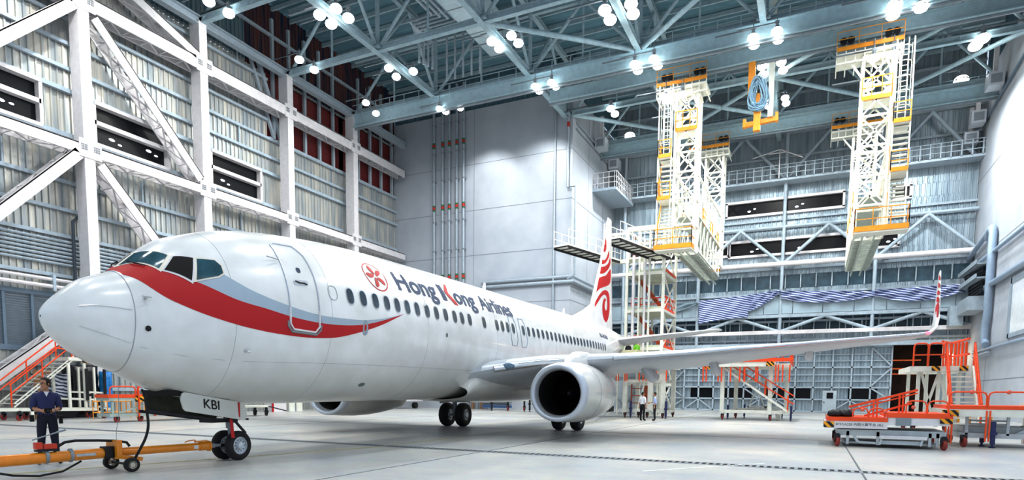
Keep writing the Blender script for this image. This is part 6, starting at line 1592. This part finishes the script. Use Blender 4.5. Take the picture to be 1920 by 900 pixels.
    for s in (1,-1): g.bar(Rz(.014*s,-.086,.026),Rz(.045*s,-.078,.027),.006,.006)
    g.build('eyebrow',HAIR,h)
    if not bald:
        g=MB();rows=[]
        for z,r,oy in ((-.055,.066,.022),(-.01,.077,.016),(.03,.0805,.012),(.065,.081,.006),(.095,.072,.004),(.122,.045,.006),(.131,.006,.006)):
            row=[]
            for i in range(24):
                a=2*PI*i/24;y=oy+r*1.16*math.sin(a)
                if z<.09 and y<-.03: y=-.03+.25*(y+.03)
                row.append(Rz(r*math.cos(a)*(1.0+.015*math.sin(a*7)),y,z+.006*math.sin(i*3.1)))
            rows.append(row)
        g.grid(rows,closed=True);g.build('hair',HAIR,t,smooth=True,angle=80)
    # hands
    def hand(w,e,side,curl):
        w=Vector(w);d=(w-Vector(e)).normalized();up=Vector((0,0,1));n=d.cross(up)
        if n.length<.2: n=Vector((1,0,0))
        n.normalize();f=n.cross(d).normalized();g=MB();c=w+d*.05
        g.path([w-d*.01,w+d*.03,w+d*.07,w+d*.09],[.024,.034,.036,.026],10)
        for q in range(4):
            o=f*((q-1.5)*.019);b0=w+d*.085+o;L=[.07,.078,.074,.058][q];c1=b0+(d*math.cos(curl)-n*side*math.sin(curl))*L*.5;c2=c1+(d*math.cos(curl*2)-n*side*math.sin(curl*2))*L*.5
            g.path([b0-d*.02,b0,c1,c2],[.010,.0095,.0085,.006],7)
        b0=w+d*.035+f*.028;g.path([b0,b0+f*.022+d*.025,b0+f*.03+d*.055-n*side*.01],[.012,.0105,.007],7)
        g.build('hand',SKINP,t,smooth=True)
    hand(J['lwri'],J['lelb'],1,.5);hand(J['rwri'],J['relb'],-1,.5)
    return t,Rz
def base(**kw):
    J=dict(pelvis=(0,0,.97),spine=(0,.005,1.16),chest=(0,0,1.36),neck=(0,.0,1.49),head0=(0,-.015,1.585),head1=(0,-.01,1.655),
     lsho=(.175,.0,1.405),lelb=(.225,.02,1.13),lwri=(.235,-.05,.90),lhan=(.235,-.06,.87),rsho=(-.175,.0,1.405),relb=(-.225,.02,1.13),rwri=(-.235,-.05,.90),rhan=(-.235,-.06,.87),
     lhip=(.09,0,.90),lkne=(.11,-.015,.50),lank=(.12,.02,.09),ltoe=(.14,-.13,.035),rhip=(-.09,0,.90),rkne=(-.11,-.015,.50),rank=(-.12,.02,.09),rtoe=(-.14,-.13,.035))
    J.update(kw);return J
# mechanic: forearms in front of the belt holding a dark device, head turned to his right
Jm=base(lelb=(.215,.01,1.13),lwri=(.075,-.235,1.09),lhan=(.06,-.255,1.09),relb=(-.225,.01,1.13),rwri=(-.09,-.225,1.09),rhan=(-.075,-.245,1.09),lank=(.14,.02,.09),ltoe=(.19,-.12,.035),rank=(-.13,.02,.09),rtoe=(-.18,-.12,.035))
pm,Rz=person('mechanic in a navy overall shirt and glasses holding a black device behind the tow bar',(-14.95,7.98,0),math.radians(66),Jm,1.86,NAVY,NAVYT,headturn=math.radians(-55))
g=MB()
for s in (1,-1): g.path([Rz(.028*s+.017*math.cos(a),-.094,.004+.013*math.sin(a)) for a in [2*PI*i/10 for i in range(10)]],.0018,4,closed=True);g.path([Rz(.045*s,-.092,.006),Rz(.072*s,-.02,.004)],.0018,4)
g.path([Rz(-.011,-.096,.006),Rz(.011,-.096,.006)],.0018,4);g.build('glasses',DARK,pm)
g=MB();g.quad([(-.045,-.135,1.475),(.045,-.135,1.475),(.0,-.15,1.37)]);g.build('undershirt',SHW,pm)
g=MB();g.hexa([(-.28,-.05,.87),(-.21,-.05,.87),(-.21,.08,.87),(-.28,.08,.87),(-.28,-.05,1.0),(-.21,-.05,1.0),(-.21,.08,1.0),(-.28,.08,1.0)]);g.hexa([(.2,-.04,.82),(.26,-.04,.82),(.26,.08,.82),(.2,.08,.82),(.2,-.04,.98),(.26,-.04,.98),(.26,.08,.98),(.2,.08,.98)]);g.build('belt_pouch',BLACK,pm)
g=MB();g.path([(.10+.034*math.cos(a),-.20,1.095+.034*math.sin(a)) for a in [2*PI*i/12 for i in range(12)]],.007,6,closed=True);g.build('watch',GALV,pm)
dv=thing('handset','black camera-like device held in the mechanic\'s hands','device',(-14.95,7.98,0),rotz=math.radians(66),local=True);dv.scale=(1.06,1.06,1.06)
g=MB();g.hexa([(-.07,-.36,1.05),(.07,-.36,1.05),(.07,-.27,1.05),(-.07,-.27,1.05),(-.06,-.36,1.15),(.06,-.36,1.15),(.06,-.27,1.15),(-.06,-.27,1.15)]);g.build('body',BLACK,dv)
g=MB();g.lathe((0,-.36,1.10),(0,-1,0),[(0,.03),(.05,.028),(.05,.0)],16);g.build('lens_barrel',DARK,dv,smooth=True)
J1=base(lwri=(.25,-.02,.88),rwri=(-.25,-.02,.88),lelb=(.24,.03,1.14),relb=(-.24,.03,1.14))
person('man in a white shirt and black trousers standing with his back turned',(-9.42,38.28,0),math.radians(155),J1,1.74,SHW,TRB,headturn=math.radians(-35))
J2=base(relb=(-.25,-.05,1.16),rwri=(-.2,-.28,1.10),rhan=(-.19,-.31,1.10),lwri=(.235,-.03,.88))
person('man in a pale blue shirt gesturing with one hand, seen from the side',(-8.69,38.38,0),math.radians(-75),J2,1.74,SHB,TRB)
person('worker in a pale shirt standing high on the tail dock walkway',(-13.55,51.1,12.49),math.radians(20),base(),1.7,SHB,mat('red_brown_trousers',(120,40,44),.8))
person('bald worker in a lime and black vest half hidden behind the wing',(-12.55,48.6,3.96),math.radians(-150),base(),1.72,mat('lime_vest',(130,200,60),.7,var=.4,scale=14),TRB,bald=True)
person('dark-haired worker mostly hidden behind the wing beside the bald one',(-13.2,48.6,3.96),math.radians(-150),base(),1.64,TRB,TRB)
g=MB();g.box(-14.6,-11.0,47.6,50.2,3.8,3.95);g.bar((-14.4,47.8,0),(-14.4,47.8,3.8),.12,.12);g.bar((-11.2,47.8,0),(-11.2,47.8,3.8),.12,.12);g.bar((-14.4,50,0),(-14.4,50,3.8),.12,.12);g.bar((-11.2,50,0),(-11.2,50,3.8),.12,.12)
o=g.build('trestle_platform',CREAM,None);tag(o,'cream trestle platform behind the wing on which two workers stand','platform')
g=MB();g.box(-14.1,-12.6,50.5,51.9,12.33,12.48);o=g.build('top_landing',CREAM,None);o.parent=None;tag(o,'small cream landing on top of the tail dock under the worker','platform')
# ------------------------------------------------------------------ light
W=bpy.data.worlds.new('world');S.world=W;W.use_nodes=True;b=W.node_tree.nodes['Background'];b.inputs[0].default_value=(.74,.86,1,1);b.inputs[1].default_value=.55
def area(loc,size,power,col=(1,1,1),rot=(0,0,0)):
    l=bpy.data.lights.new('hall_light','AREA');l.shape='DISK';l.size=size;l.energy=power;l.color=col;o=bpy.data.objects.new('hall_light',l);o.location=loc;o.rotation_euler=rot;COL.objects.link(o);return o
for x,y in ((-33,8),(-22,8),(-10,6),(2,8),(-34,21),(-22,21),(-10,20),(4,20),(-28.9,33.5),(-20.2,33.5),(-12,33),(-3.8,33),(4,33),(-28.9,41),(-20.2,40.7),(-12,40.6),(-3.8,42),(4.2,43.5),(-12,52),(-3.8,53),(5,55),(-3.8,58),(-14,60),(8,59)):
    area((x,y,24.3 if y<50 else 24.0),.5,480 if y<50 else 620,(1,.985,.96))

def spot(loc,target,power,ang=70,col=(1,.97,.92)):
    l=bpy.data.lights.new('added_wall_spot','SPOT');l.energy=power;l.spot_size=math.radians(ang);l.spot_blend=.7;l.shadow_soft_size=.25;l.color=col
    o=bpy.data.objects.new('added_wall_spot',l);o.location=loc;o.rotation_euler=(Vector(target)-Vector(loc)).to_track_quat('-Z','Y').to_euler();COL.objects.link(o)
spot((-21.5,50.5,24.2),(-23.0,54.8,20.5),620,95);spot((-28,50.5,24.2),(-28.5,54.8,20.5),520,95)  # spots added to brighten the walls, no fixtures hang here
spot((8.5,56,24),(12,57,20),200,100);spot((-30,20,24),(-39.7,22,20),700,110);spot((-31,30,24),(-39.7,31,20),700,110)
